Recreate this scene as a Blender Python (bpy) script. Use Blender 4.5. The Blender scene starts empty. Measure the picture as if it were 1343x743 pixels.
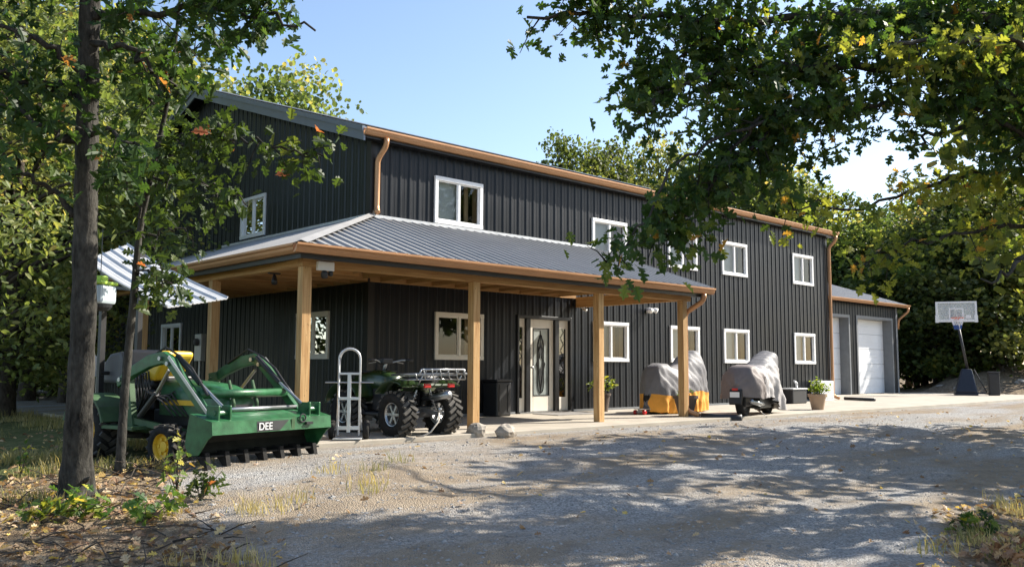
import bpy, math, random
import numpy as np
from mathutils import Vector, Matrix
random.seed(7)
RNG = np.random.default_rng(11)
SC = bpy.context.scene
COL = SC.collection
PI = math.pi
R = math.radians

# ------------------------------------------------------------------ camera
cam_d = bpy.data.cameras.new('camera')
cam = bpy.data.objects.new('camera', cam_d)
COL.objects.link(cam)
SC.camera = cam
CAM = Vector((-9.320, -13.946, 0.993))
_y, _p, _r = 0.7508, 0.09504, 0.00446
_F = Vector((math.sin(_y)*math.cos(_p), math.cos(_y)*math.cos(_p), math.sin(_p)))
_R = Vector((math.cos(_y), -math.sin(_y), 0))
_U = _R.cross(_F)
_R2 = _R*math.cos(_r) + _U*math.sin(_r)
_U2 = _U*math.cos(_r) - _R*math.sin(_r)
M = Matrix((( _R2.x, _U2.x, -_F.x, CAM.x), (_R2.y, _U2.y, -_F.y, CAM.y), (_R2.z, _U2.z, -_F.z, CAM.z), (0, 0, 0, 1)))
cam.matrix_world = M
cam_d.sensor_width = 36.0
cam_d.lens = 36.0*1155.8/1343.0
cam_d.clip_start = 0.05
cam_d.clip_end = 1500

# ------------------------------------------------------------------ world, sun, exposure
SUN = Vector((2.7, -1.0, 2.2)).normalized()
EL = math.asin(SUN.z)
AZ = math.atan2(SUN.x, SUN.y)
world = bpy.data.worlds.new('World')
SC.world = world
world.use_nodes = True
nt = world.node_tree
bg = nt.nodes['Background']
sky = nt.nodes.new('ShaderNodeTexSky')
sky.sky_type = 'NISHITA'
sky.sun_disc = False
sky.sun_elevation = EL
sky.sun_rotation = AZ
sky.altitude = 100
sky.air_density = 1.0
sky.dust_density = 1.1
sky.ozone_density = 1.2
nt.links.new(sky.outputs[0], bg.inputs[0])
bg.inputs[1].default_value = 0.12
sun_d = bpy.data.lights.new('sun', 'SUN')
sun_d.energy = 5.0
sun_d.angle = R(0.55)
sun_d.color = (1.0, 0.93, 0.82)
sun_o = bpy.data.objects.new('sun', sun_d)
COL.objects.link(sun_o)
sun_o.rotation_euler = SUN.to_track_quat('Z', 'Y').to_euler()
SC.view_settings.view_transform = 'Standard'
SC.view_settings.look = 'None'
SC.view_settings.gamma = 1
SC.view_settings.use_curve_mapping = False
SC.view_settings.exposure = 1.08
SC.render.engine = 'CYCLES'
SC.cycles.max_bounces = 6
SC.cycles.diffuse_bounces = 3
SC.cycles.glossy_bounces = 3
SC.cycles.transmission_bounces = 3
SC.cycles.transparent_max_bounces = 8
SC.cycles.use_denoising = True
SC.cycles.sample_clamp_indirect = 6

# ------------------------------------------------------------------ materials
def nodes_of(m):
    return m.node_tree.nodes, m.node_tree.links

def mat(name, col, rough=0.6, metal=0.0, spec=0.5, var=0.12, scale=6.0, bump=0.0, bscale=60.0, coat=0.0, stretch=None):
    m = bpy.data.materials.new(name)
    m.use_nodes = True
    N, L = nodes_of(m)
    b = N['Principled BSDF']
    b.inputs['Roughness'].default_value = rough
    b.inputs['Metallic'].default_value = metal
    b.inputs['Specular IOR Level'].default_value = spec
    b.inputs['Coat Weight'].default_value = coat
    tc = N.new('ShaderNodeTexCoord')
    mp = N.new('ShaderNodeMapping')
    L.new(tc.outputs['Object'], mp.inputs[0])
    if stretch:
        mp.inputs['Scale'].default_value = stretch
    no = N.new('ShaderNodeTexNoise')
    no.inputs['Scale'].default_value = scale
    no.inputs['Detail'].default_value = 6
    L.new(mp.outputs[0], no.inputs['Vector'])
    cr = N.new('ShaderNodeValToRGB')
    cr.color_ramp.elements[0].position = 0.3
    cr.color_ramp.elements[1].position = 0.7
    cr.color_ramp.elements[0].color = tuple(max(0, c*(1-var)) for c in col) + (1,)
    cr.color_ramp.elements[1].color = tuple(min(1, c*(1+var)) for c in col) + (1,)
    L.new(no.outputs[0], cr.inputs[0])
    L.new(cr.outputs[0], b.inputs['Base Color'])
    mr = N.new('ShaderNodeMapRange')
    mr.inputs['To Min'].default_value = max(0.02, rough-0.1)
    mr.inputs['To Max'].default_value = min(1, rough+0.1)
    L.new(no.outputs[0], mr.inputs[0])
    L.new(mr.outputs[0], b.inputs['Roughness'])
    if bump:
        n2 = N.new('ShaderNodeTexNoise')
        n2.inputs['Scale'].default_value = bscale
        n2.inputs['Detail'].default_value = 5
        L.new(mp.outputs[0], n2.inputs['Vector'])
        bp = N.new('ShaderNodeBump')
        bp.inputs['Strength'].default_value = bump
        bp.inputs['Distance'].default_value = 0.02
        L.new(n2.outputs[0], bp.inputs['Height'])
        L.new(bp.outputs[0], b.inputs['Normal'])
    return m

def mat_wood(name, c0, c1, axis):
    m = bpy.data.materials.new(name)
    m.use_nodes = True
    N, L = nodes_of(m)
    b = N['Principled BSDF']
    b.inputs['Roughness'].default_value = 0.65
    b.inputs['Specular IOR Level'].default_value = 0.3
    tc = N.new('ShaderNodeTexCoord')
    mp = N.new('ShaderNodeMapping')
    s = [14, 14, 14]
    s[axis] = 0.7
    mp.inputs['Scale'].default_value = s
    L.new(tc.outputs['Object'], mp.inputs[0])
    no = N.new('ShaderNodeTexNoise')
    no.inputs['Scale'].default_value = 2.2
    no.inputs['Detail'].default_value = 7
    no.inputs['Distortion'].default_value = 0.8
    L.new(mp.outputs[0], no.inputs['Vector'])
    cr = N.new('ShaderNodeValToRGB')
    cr.color_ramp.elements[0].position = 0.32
    cr.color_ramp.elements[1].position = 0.66
    cr.color_ramp.elements[0].color = c0 + (1,)
    cr.color_ramp.elements[1].color = c1 + (1,)
    L.new(no.outputs[0], cr.inputs[0])
    # knots
    vo = N.new('ShaderNodeTexVoronoi')
    mp2 = N.new('ShaderNodeMapping')
    s2 = [5, 5, 5]
    s2[axis] = 1.4
    mp2.inputs['Scale'].default_value = s2
    L.new(tc.outputs['Object'], mp2.inputs[0])
    L.new(mp2.outputs[0], vo.inputs['Vector'])
    mr = N.new('ShaderNodeMapRange')
    mr.inputs['From Min'].default_value = 0.06
    mr.inputs['From Max'].default_value = 0.14
    mr.inputs['To Min'].default_value = 0.35
    L.new(vo.outputs['Distance'], mr.inputs[0])
    mx = N.new('ShaderNodeMix')
    mx.data_type = 'RGBA'
    mx.blend_type = 'MULTIPLY'
    mx.inputs[0].default_value = 1
    L.new(cr.outputs[0], mx.inputs[6])
    oi = N.new('ShaderNodeObjectInfo')
    m2 = N.new('ShaderNodeMapRange')
    m2.inputs['To Min'].default_value = 0.78
    m2.inputs['To Max'].default_value = 1.12
    L.new(oi.outputs['Random'], m2.inputs[0])
    mu = N.new('ShaderNodeMath')
    mu.operation = 'MULTIPLY'
    L.new(mr.outputs[0], mu.inputs[0])
    L.new(m2.outputs[0], mu.inputs[1])
    L.new(mu.outputs[0], mx.inputs[7])
    L.new(mx.outputs[2], b.inputs['Base Color'])
    bp = N.new('ShaderNodeBump')
    bp.inputs['Strength'].default_value = 0.25
    bp.inputs['Distance'].default_value = 0.01
    L.new(no.outputs[0], bp.inputs['Height'])
    L.new(bp.outputs[0], b.inputs['Normal'])
    return m

def mat_leaf(name, stops, trans=0.42, rough=0.5):
    """foliage: per-leaf colour from the face attribute 'tint', part of the light passes through"""
    m = bpy.data.materials.new(name)
    m.use_nodes = True
    N, L = nodes_of(m)
    b = N['Principled BSDF']
    b.inputs['Roughness'].default_value = rough
    b.inputs['Specular IOR Level'].default_value = 0.35
    at = N.new('ShaderNodeAttribute')
    at.attribute_name = 'tint'
    cr = N.new('ShaderNodeValToRGB')
    e = cr.color_ramp.elements
    while len(e) < len(stops):
        e.new(0.5)
    for i, (p, c) in enumerate(stops):
        e[i].position = p
        e[i].color = c + (1,)
    L.new(at.outputs['Fac'], cr.inputs[0])
    oi = N.new('ShaderNodeObjectInfo')
    hs = N.new('ShaderNodeHueSaturation')
    mr = N.new('ShaderNodeMapRange')
    mr.inputs['To Min'].default_value = 0.475
    mr.inputs['To Max'].default_value = 0.515
    L.new(oi.outputs['Random'], mr.inputs[0])
    L.new(mr.outputs[0], hs.inputs['Hue'])
    L.new(cr.outputs[0], hs.inputs['Color'])
    L.new(hs.outputs[0], b.inputs['Base Color'])
    tr = N.new('ShaderNodeBsdfTranslucent')
    mx0 = N.new('ShaderNodeMix')
    mx0.data_type = 'RGBA'
    mx0.blend_type = 'MULTIPLY'
    mx0.inputs[0].default_value = 1
    mx0.inputs[7].default_value = (2.3, 2.15, 1.1, 1)
    L.new(hs.outputs[0], mx0.inputs[6])
    L.new(mx0.outputs[2], tr.inputs[0])
    mx = N.new('ShaderNodeMixShader')
    mx.inputs[0].default_value = trans
    L.new(b.outputs[0], mx.inputs[1])
    L.new(tr.outputs[0], mx.inputs[2])
    L.new(mx.outputs[0], N['Material Output'].inputs[0])
    return m

def mat_glass(name, tint=(0.75, 0.8, 0.8), refl=0.05):
    m = bpy.data.materials.new(name)
    m.use_nodes = True
    N, L = nodes_of(m)
    N.remove(N['Principled BSDF'])
    t = N.new('ShaderNodeBsdfTransparent')
    t.inputs[0].default_value = tint + (1,)
    g = N.new('ShaderNodeBsdfGlossy')
    g.inputs['Roughness'].default_value = 0.02
    f = N.new('ShaderNodeLayerWeight')
    f.inputs['Blend'].default_value = 0.18
    a = N.new('ShaderNodeMath')
    a.operation = 'ADD'
    a.use_clamp = True
    a.inputs[1].default_value = refl
    L.new(f.outputs['Fresnel'], a.inputs[0])
    mx = N.new('ShaderNodeMixShader')
    L.new(a.outputs[0], mx.inputs[0])
    L.new(t.outputs[0], mx.inputs[1])
    L.new(g.outputs[0], mx.inputs[2])
    L.new(mx.outputs[0], N['Material Output'].inputs[0])
    return m

def mat_bark(name, c0, c1):
    m = bpy.data.materials.new(name)
    m.use_nodes = True
    N, L = nodes_of(m)
    b = N['Principled BSDF']
    b.inputs['Roughness'].default_value = 0.9
    b.inputs['Specular IOR Level'].default_value = 0.15
    tc = N.new('ShaderNodeTexCoord')
    mp = N.new('ShaderNodeMapping')
    mp.inputs['Scale'].default_value = (15, 15, 5.5)
    L.new(tc.outputs['Object'], mp.inputs[0])
    no = N.new('ShaderNodeTexNoise')
    no.inputs['Scale'].default_value = 1.6
    no.inputs['Detail'].default_value = 9
    no.inputs['Roughness'].default_value = 0.65
    L.new(mp.outputs[0], no.inputs['Vector'])
    n2 = N.new('ShaderNodeTexNoise')
    n2.inputs['Scale'].default_value = 2.0
    n2.inputs['Detail'].default_value = 4
    L.new(tc.outputs['Object'], n2.inputs['Vector'])
    ad = N.new('ShaderNodeMath')
    ad.operation = 'MULTIPLY_ADD'
    ad.inputs[1].default_value = 0.45
    L.new(n2.outputs[0], ad.inputs[0])
    sc = N.new('ShaderNodeMath')
    sc.operation = 'MULTIPLY'
    sc.inputs[1].default_value = 0.6
    L.new(no.outputs[0], sc.inputs[0])
    L.new(sc.outputs[0], ad.inputs[2])
    cr = N.new('ShaderNodeValToRGB')
    cr.color_ramp.elements[0].position = 0.38
    cr.color_ramp.elements[1].position = 0.66
    cr.color_ramp.elements[0].color = c0 + (1,)
    cr.color_ramp.elements[1].color = c1 + (1,)
    L.new(ad.outputs[0], cr.inputs[0])
    L.new(cr.outputs[0], b.inputs['Base Color'])
    bp = N.new('ShaderNodeBump')
    bp.inputs['Strength'].default_value = 0.9
    bp.inputs['Distance'].default_value = 0.03
    L.new(no.outputs[0], bp.inputs['Height'])
    L.new(bp.outputs[0], b.inputs['Normal'])
    return m

def mat_ground(name):
    """gravel, bare dirt, leaf litter and grass, mixed by the vertex colour 'zone' (R gravel, G grass, B litter)"""
    m = bpy.data.materials.new(name)
    m.use_nodes = True
    N, L = nodes_of(m)
    b = N['Principled BSDF']
    b.inputs['Roughness'].default_value = 0.95
    b.inputs['Specular IOR Level'].default_value = 0.15
    tc = N.new('ShaderNodeTexCoord')
    def noise(s, d=6, r=0.6):
        n = N.new('ShaderNodeTexNoise')
        n.inputs['Scale'].default_value = s
        n.inputs['Detail'].default_value = d
        n.inputs['Roughness'].default_value = r
        L.new(tc.outputs['Object'], n.inputs['Vector'])
        return n
    def ramp(src, stops):
        c = N.new('ShaderNodeValToRGB')
        e = c.color_ramp.elements
        while len(e) < len(stops):
            e.new(0.5)
        for i, (p, col) in enumerate(stops):
            e[i].position = p
            e[i].color = col + (1,)
        L.new(src, c.inputs[0])
        return c
    def mix(f, a, c, mode='MIX'):
        x = N.new('ShaderNodeMix')
        x.data_type = 'RGBA'
        x.blend_type = mode
        if isinstance(f, float):
            x.inputs[0].default_value = f
        else:
            L.new(f, x.inputs[0])
        L.new(a, x.inputs[6])
        L.new(c, x.inputs[7])
        return x.outputs[2]
    vo = N.new('ShaderNodeTexVoronoi')
    vo.inputs['Scale'].default_value = 62
    L.new(tc.outputs['Object'], vo.inputs['Vector'])
    bw = N.new('ShaderNodeSeparateColor')
    L.new(vo.outputs['Color'], bw.inputs[0])
    stones = ramp(bw.outputs[0], [(0.0, (0.19, 0.188, 0.185)), (0.45, (0.32, 0.313, 0.30)), (1.0, (0.50, 0.485, 0.46))])
    mpb = N.new('ShaderNodeMapping')
    mpb.inputs['Rotation'].default_value = (0, 0, 0.12)
    mpb.inputs['Scale'].default_value = (0.28, 1.0, 1.0)
    L.new(tc.outputs['Object'], mpb.inputs[0])
    big = noise(0.9, 6)
    L.new(mpb.outputs[0], big.inputs['Vector'])
    dirt = ramp(noise(3.0, 8, 0.7).outputs[0], [(0.3, (0.20, 0.15, 0.10)), (0.7, (0.36, 0.285, 0.195))])
    dm = ramp(big.outputs[0], [(0.43, (0.05, 0.05, 0.05)), (0.60, (0.88, 0.88, 0.88))])
    gravel = mix(dm.outputs[0], stones.outputs[0], dirt.outputs[0])
    litn = noise(9.0, 9, 0.75)
    litter = ramp(litn.outputs[0], [(0.3, (0.07, 0.052, 0.036)), (0.5, (0.21, 0.155, 0.10)), (0.68, (0.46, 0.37, 0.25))])
    gn = noise(5.0, 9, 0.75)
    grass = ramp(gn.outputs[0], [(0.3, (0.045, 0.065, 0.02)), (0.55, (0.12, 0.13, 0.05)), (0.72, (0.30, 0.26, 0.13))])
    at = N.new('ShaderNodeVertexColor')
    at.layer_name = 'zone'
    sp = N.new('ShaderNodeSeparateColor')
    L.new(at.outputs[0], sp.inputs[0])
    edge = noise(2.6, 6, 0.7)
    def zone(ch):
        a = N.new('ShaderNodeMath')
        a.operation = 'ADD'
        L.new(sp.outputs[ch], a.inputs[0])
        L.new(edge.outputs[0], a.inputs[1])
        r = N.new('ShaderNodeMapRange')
        r.inputs['From Min'].default_value = 0.88
        r.inputs['From Max'].default_value = 1.12
        L.new(a.outputs[0], r.inputs[0])
        return r.outputs[0]
    base = mix(zone(2), dirt.outputs[0], litter.outputs[0])
    base = mix(zone(1), base, grass.outputs[0])
    base = mix(zone(0), base, gravel)
    L.new(base, b.inputs['Base Color'])
    hh = N.new('ShaderNodeMath')
    hh.operation = 'MULTIPLY_ADD'
    hh.inputs[1].default_value = -0.8
    L.new(vo.outputs['Distance'], hh.inputs[0])
    L.new(litn.outputs[0], hh.inputs[2])
    bp = N.new('ShaderNodeBump')
    bp.inputs['Strength'].default_value = 0.75
    bp.inputs['Distance'].default_value = 0.035
    L.new(hh.outputs[0], bp.inputs['Height'])
    L.new(bp.outputs[0], b.inputs['Normal'])
    return m

def mat_concrete(name):
    m = mat(name, (0.40, 0.36, 0.30), 0.85, spec=0.2, var=0.14, scale=1.6, bump=0.15, bscale=40)
    return m

MT = dict(
    siding=mat('black_siding', (0.0072, 0.0095, 0.0135), 0.40, 0.0, 0.32, var=0.25, scale=1.1),
    siding_reflect=mat('green_reflection_siding', (0.0075, 0.0115, 0.0110), 0.36, 0.0, 0.36, var=0.12, scale=1.3),  # black gable siding with a green reflection put into its colour
    trim_black=mat('black_trim', (0.011, 0.011, 0.012), 0.4, var=0.1),
    trim_grey=mat('grey_trim', (0.17, 0.18, 0.19), 0.45, var=0.08),
    rake=mat('sky_tinted_trim', (0.17, 0.195, 0.235), 0.34, 0.3, var=0.06),  # charcoal trim, the sky's reflection put into its base colour
    roof=mat('roof_metal', (0.30, 0.295, 0.285), 0.50, 0.05, var=0.06, scale=2),
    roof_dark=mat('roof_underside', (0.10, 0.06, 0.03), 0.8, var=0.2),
    copper=mat('copper_paint', (0.48, 0.255, 0.125), 0.40, 0.35, var=0.06, scale=2),
    white=mat('white_vinyl', (0.80, 0.80, 0.79), 0.4, var=0.03),
    cream=mat('cream_paint', (0.78, 0.73, 0.64), 0.45, var=0.04),
    door_white=mat('white_door_panel', (0.80, 0.81, 0.82), 0.45, var=0.05, scale=1.2),
    blind=mat('window_blind', (0.72, 0.71, 0.68), 0.8, var=0.05),
    curtain=mat('grey_green_curtain', (0.27, 0.28, 0.26), 0.9, var=0.12, stretch=(9, 9, 0.3)),
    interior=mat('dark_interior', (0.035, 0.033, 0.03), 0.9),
    jamb=mat('tan_jamb', (0.52, 0.33, 0.17), 0.6, var=0.1),
    glass=mat_glass('window_glass'),
    dark_glass=mat_glass('dark_glass', (0.35, 0.37, 0.37), 0.14),
    frost=mat('frosted_glass', (0.30, 0.33, 0.32), 0.22, spec=0.7, var=0.25, scale=4),
    iron=mat('dark_came', (0.02, 0.02, 0.02), 0.5),
    wood_z=mat_wood('post_timber', (0.42, 0.225, 0.085), (0.64, 0.42, 0.195), 2),
    wood_x=mat_wood('beam_timber_long', (0.40, 0.205, 0.075), (0.58, 0.35, 0.145), 0),
    wood_y=mat_wood('beam_timber_cross', (0.40, 0.205, 0.075), (0.58, 0.35, 0.145), 1),
    concrete=mat_concrete('concrete'),
    dark_steel=mat('black_steel', (0.018, 0.018, 0.014), 0.6, 0.2, 0.3, var=0.5, scale=7),  # near-black steel for the bucket's inner shell
    black_plastic=mat('black_plastic', (0.022, 0.022, 0.024), 0.45, var=0.15),
    grey_plastic=mat('grey_plastic', (0.10, 0.10, 0.105), 0.5, var=0.12),
    steel=mat('steel', (0.40, 0.41, 0.42), 0.34, 0.85, var=0.08),
    alu=mat('white_aluminium', (0.62, 0.63, 0.64), 0.35, 0.35, var=0.06),
    sheet=mat('galvanised_sheet', (0.50, 0.51, 0.52), 0.42, 0.25, var=0.16, scale=3),
    rubber=mat('rubber', (0.022, 0.021, 0.02), 0.85, spec=0.2, var=0.3, scale=14, bump=0.2),
    lug=mat('lug_rubber', (0.075, 0.07, 0.062), 0.8, spec=0.3, var=0.35, scale=14),  # lug blocks, paler than the tyre rubber
    tgreen=mat('tractor_green', (0.022, 0.108, 0.040), 0.40, 0.0, 0.45, var=0.38, scale=9, coat=0.12, bump=0.08, bscale=50),
    tgreen2=mat('dusty_green', (0.04, 0.09, 0.035), 0.55, var=0.3, scale=7),
    tyellow=mat('tractor_yellow', (0.72, 0.45, 0.03), 0.45, var=0.1),
    agreen=mat('quad_green', (0.022, 0.045, 0.012), 0.3, var=0.12, coat=0.3),
    red=mat('red_lens', (0.5, 0.02, 0.02), 0.25),
    orange=mat('orange_cloth', (0.78, 0.36, 0.055), 0.85, var=0.10, bump=0.3, bscale=24),
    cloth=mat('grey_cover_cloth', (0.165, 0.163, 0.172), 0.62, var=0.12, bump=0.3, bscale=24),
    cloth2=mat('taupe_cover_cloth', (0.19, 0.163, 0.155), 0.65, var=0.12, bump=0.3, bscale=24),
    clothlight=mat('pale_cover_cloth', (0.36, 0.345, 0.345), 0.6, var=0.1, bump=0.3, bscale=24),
    navy=mat('navy_plastic', (0.012, 0.016, 0.028), 0.4, var=0.15),
    clear=mat('clear_board', (0.80, 0.84, 0.86), 0.15, spec=0.8, var=0.04, scale=2),
    rim=mat('orange_rim', (0.75, 0.16, 0.05), 0.45),
    net=mat('white_net', (0.75, 0.76, 0.8), 0.9),
    netblue=mat('blue_net', (0.06, 0.12, 0.35), 0.9),
    pot_brown=mat('brown_pot', (0.24, 0.165, 0.105), 0.6, var=0.12),
    pot_dark=mat('dark_pot', (0.10, 0.075, 0.06), 0.6, var=0.12),
    pot_tan=mat('tan_pot', (0.36, 0.25, 0.165), 0.6, var=0.1),
    soil=mat('soil', (0.05, 0.035, 0.025), 0.95, var=0.3, scale=20),
    rock=mat('rock', (0.36, 0.32, 0.27), 0.9, var=0.3, scale=9, bump=0.6, bscale=14),
    stones=mat('gravel_stone', (0.25, 0.24, 0.225), 0.9, var=0.45, scale=13),
    jug=mat('cloudy_plastic', (0.48, 0.55, 0.57), 0.35, var=0.08),
    lime=mat('lime_plastic', (0.42, 0.62, 0.06), 0.45, var=0.1),
    mat_rug=mat('grey_mat', (0.22, 0.21, 0.20), 0.95, var=0.3, scale=30),
    deck=mat('board_grip', (0.55, 0.50, 0.43), 0.6, var=0.1),
    bark=mat_bark('oak_bark', (0.012, 0.011, 0.0095), (0.085, 0.080, 0.069)),
    bark2=mat_bark('wood_bark', (0.03, 0.024, 0.02), (0.11, 0.092, 0.075)),
    ground=mat_ground('ground_cover'),
    grass=mat_leaf('dry_grass', [(0, (0.06, 0.085, 0.025)), (0.5, (0.17, 0.17, 0.06)), (1, (0.42, 0.34, 0.17))], 0.3),
    litter=mat_leaf('leaf_litter', [(0, (0.14, 0.08, 0.045)), (0.45, (0.34, 0.23, 0.13)), (0.8, (0.52, 0.41, 0.25)), (1, (0.62, 0.48, 0.10))], 0.2),
    oak=mat_leaf('oak_leaf', [(0, (0.018, 0.042, 0.011)), (0.55, (0.040, 0.080, 0.018)), (0.93, (0.17, 0.205, 0.04)), (0.975, (0.32, 0.27, 0.03)), (1, (0.36, 0.20, 0.04))], 0.46),  # bright upper stop colours the right boughs as if sunlit
    oak2=mat_leaf('young_oak_leaf', [(0, (0.020, 0.042, 0.011)), (0.6, (0.042, 0.078, 0.017)), (0.95, (0.09, 0.12, 0.028)), (0.985, (0.36, 0.20, 0.06)), (1, (0.32, 0.13, 0.05))], 0.40),
    wood_leaf=mat_leaf('woodland_leaf', [(0, (0.035, 0.06, 0.016)), (0.5, (0.08, 0.115, 0.03)), (0.9, (0.15, 0.17, 0.04)), (1, (0.24, 0.20, 0.05))], 0.45),
    yellow_leaf=mat_leaf('yellowing_leaf', [(0, (0.07, 0.10, 0.035)), (0.5, (0.125, 0.165, 0.055)), (0.9, (0.25, 0.265, 0.095)), (1, (0.36, 0.30, 0.11))], 0.45),
    dark_leaf=mat_leaf('dark_leaf', [(0, (0.035, 0.058, 0.020)), (0.6, (0.075, 0.110, 0.036)), (1, (0.17, 0.19, 0.06))], 0.5),
    pot_leaf=mat_leaf('pot_plant_leaf', [(0, (0.07, 0.13, 0.02)), (0.6, (0.15, 0.23, 0.03)), (1, (0.34, 0.38, 0.05))], 0.35),
    weed_leaf=mat_leaf('weed_leaf', [(0, (0.04, 0.09, 0.02)), (0.6, (0.11, 0.17, 0.03)), (1, (0.42, 0.38, 0.06))], 0.35),
)

MT['clear'].node_tree.nodes['Principled BSDF'].inputs['Alpha'].default_value = 0.30  # pale fill stands in for sky reflected on the clear board
# ------------------------------------------------------------------ mesh helpers
class MB:
    def __init__(s):
        s.v, s.f = [], []
    def add(s, vs, fs):
        o = len(s.v)
        s.v += [tuple(v) for v in vs]
        s.f += [tuple(i+o for i in f) for f in fs]
        return s
    def box(s, x0, x1, y0, y1, z0, z1, M=None):
        vs = [Vector((x, y, z)) for x in (x0, x1) for y in (y0, y1) for z in (z0, z1)]
        if M:
            vs = [M @ v for v in vs]
        return s.add(vs, [(0, 1, 3, 2), (4, 6, 7, 5), (0, 4, 5, 1), (2, 3, 7, 6), (0, 2, 6, 4), (1, 5, 7, 3)])
    def bar(s, a, b, w, h, up=(0, 0, 1)):
        a, b = Vector(a), Vector(b)
        d = (b-a).normalized()
        u = Vector(up)
        sd = d.cross(u)
        if sd.length < 1e-4:
            sd = d.cross(Vector((1, 0, 0)))
        sd.normalize()
        u = sd.cross(d)
        vs = [p+sd*(i*w/2)+u*(j*h/2) for p in (a, b) for i, j in ((-1, -1), (1, -1), (1, 1), (-1, 1))]
        return s.add(vs, [(3, 2, 1, 0), (4, 5, 6, 7), (0, 1, 5, 4), (1, 2, 6, 5), (2, 3, 7, 6), (3, 0, 4, 7)])
    def tube(s, pts, r, n=8, closed=False, cap=True):
        pts = [Vector(p) for p in pts]
        k = len(pts)
        rs = [r]*k if isinstance(r, (int, float)) else list(r)
        vs, fs = [], []
        pu = None
        for i, p in enumerate(pts):
            if closed:
                d = pts[(i+1) % k]-pts[i-1]
            else:
                d = pts[min(i+1, k-1)]-pts[max(i-1, 0)]
            d.normalize()
            if pu is None:
                u = d.orthogonal().normalized()
            else:
                u = (pu-d*pu.dot(d))
                u = u.normalized() if u.length > 1e-5 else d.orthogonal().normalized()
            pu = u
            w = d.cross(u)
            for j in range(n):
                a = 2*PI*j/n
                vs.append(p+(u*math.cos(a)+w*math.sin(a))*rs[i])
        for i in range(k if closed else k-1):
            i2 = (i+1) % k
            for j in range(n):
                j2 = (j+1) % n
                fs.append((i*n+j, i*n+j2, i2*n+j2, i2*n+j))
        if cap and not closed:
            fs.append(tuple(range(n-1, -1, -1)))
            fs.append(tuple((k-1)*n+j for j in range(n)))
        return s.add(vs, fs)
    def lathe(s, prof, c=(0, 0, 0), axis=2, n=24, cap=False):
        """prof: (radius, height) pairs about an axis through c"""
        vs, fs = [], []
        k = len(prof)
        for r, h in prof:
            for j in range(n):
                a = 2*PI*j/n
                p = [0, 0, 0]
                p[axis] = h
                p[(axis+1) % 3] = r*math.cos(a)
                p[(axis+2) % 3] = r*math.sin(a)
                vs.append((p[0]+c[0], p[1]+c[1], p[2]+c[2]))
        for i in range(k-1):
            for j in range(n):
                j2 = (j+1) % n
                fs.append((i*n+j, i*n+j2, (i+1)*n+j2, (i+1)*n+j))
        if cap:
            fs.append(tuple(range(n-1, -1, -1)))
            fs.append(tuple((k-1)*n+j for j in range(n)))
        return s.add(vs, fs)
    def prism(s, poly, axis, a, b):
        """poly in the two other axes (cyclic order), from a to b along axis"""
        n = len(poly)
        vs = []
        for t in (a, b):
            for (p, q) in poly:
                c = [0, 0, 0]
                c[axis] = t
                c[(axis+1) % 3] = p
                c[(axis+2) % 3] = q
                vs.append(c)
        fs = [tuple(range(n-1, -1, -1)), tuple(range(n, 2*n))]
        for i in range(n):
            j = (i+1) % n
            fs.append((i, j, n+j, n+i))
        return s.add(vs, fs)
    def quad(s, a, b, c, d):
        return s.add([a, b, c, d], [(0, 1, 2, 3)])
    def xf(s, M):
        s.v = [tuple(M @ Vector(v)) for v in s.v]
        return s
    def build(s, name, m, parent=None, bevel=0.0, smooth=False, loc=None):
        me = bpy.data.meshes.new(name)
        me.from_pydata(s.v, [], s.f)
        me.materials.append(MT[m] if isinstance(m, str) else m)
        if smooth:
            me.polygons.foreach_set('use_smooth', [True]*len(me.polygons))
        me.update()
        o = bpy.data.objects.new(name, me)
        COL.objects.link(o)
        if parent:
            o.parent = parent
        if loc:
            o.location = loc
        if bevel:
            bv = o.modifiers.new('bevel', 'BEVEL')
            bv.width = bevel
            bv.segments = 2
            bv.limit_method = 'ANGLE'
            bv.angle_limit = R(40)
        return o

def tag(o, label=None, cat=None, group=None, kind=None):
    if label: o['label'] = label
    if cat: o['category'] = cat
    if group: o['group'] = group
    if kind: o['kind'] = kind
    return o

def thing(name, label, cat, loc=(0, 0, 0), rz=0.0, group=None):
    o = bpy.data.objects.new(name, None)
    COL.objects.link(o)
    o.location = loc
    o.rotation_euler = (0, 0, rz)
    o.empty_display_size = 0.2
    return tag(o, label, cat, group)

def copy_tree(o, parent=None):
    c = o.copy()
    COL.objects.link(c)
    if parent:
        c.parent = parent
    for ch in list(o.children):
        copy_tree(ch, c)
    return c

def arc(c, r, a0, a1, n, plane='xz'):
    out = []
    for i in range(n+1):
        a = a0+(a1-a0)*i/n
        u, w = r*math.cos(a), r*math.sin(a)
        if plane == 'xz': out.append((c[0]+u, c[1], c[2]+w))
        elif plane == 'yz': out.append((c[0], c[1]+u, c[2]+w))
        else: out.append((c[0]+u, c[1]+w, c[2]))
    return out

def smooth01(t):
    t = np.clip(t, 0, 1)
    return t*t*(3-2*t)

def vnoise(x, y, seed=0):
    """cheap smooth value noise on arrays"""
    x = np.asarray(x, float); y = np.asarray(y, float)
    xi = np.floor(x).astype(np.int64); yi = np.floor(y).astype(np.int64)
    xf = x-xi; yf = y-yi
    def h(a, b):
        n = (a*374761393+b*668265263+seed*1442695041) & 0x7fffffff
        n = ((n ^ (n >> 13))*1274126177) & 0x7fffffff
        return (n % 10007)/10007.0
    u = xf*xf*(3-2*xf); v = yf*yf*(3-2*yf)
    return (h(xi, yi)*(1-u)+h(xi+1, yi)*u)*(1-v)+(h(xi, yi+1)*(1-u)+h(xi+1, yi+1)*u)*v

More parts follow.
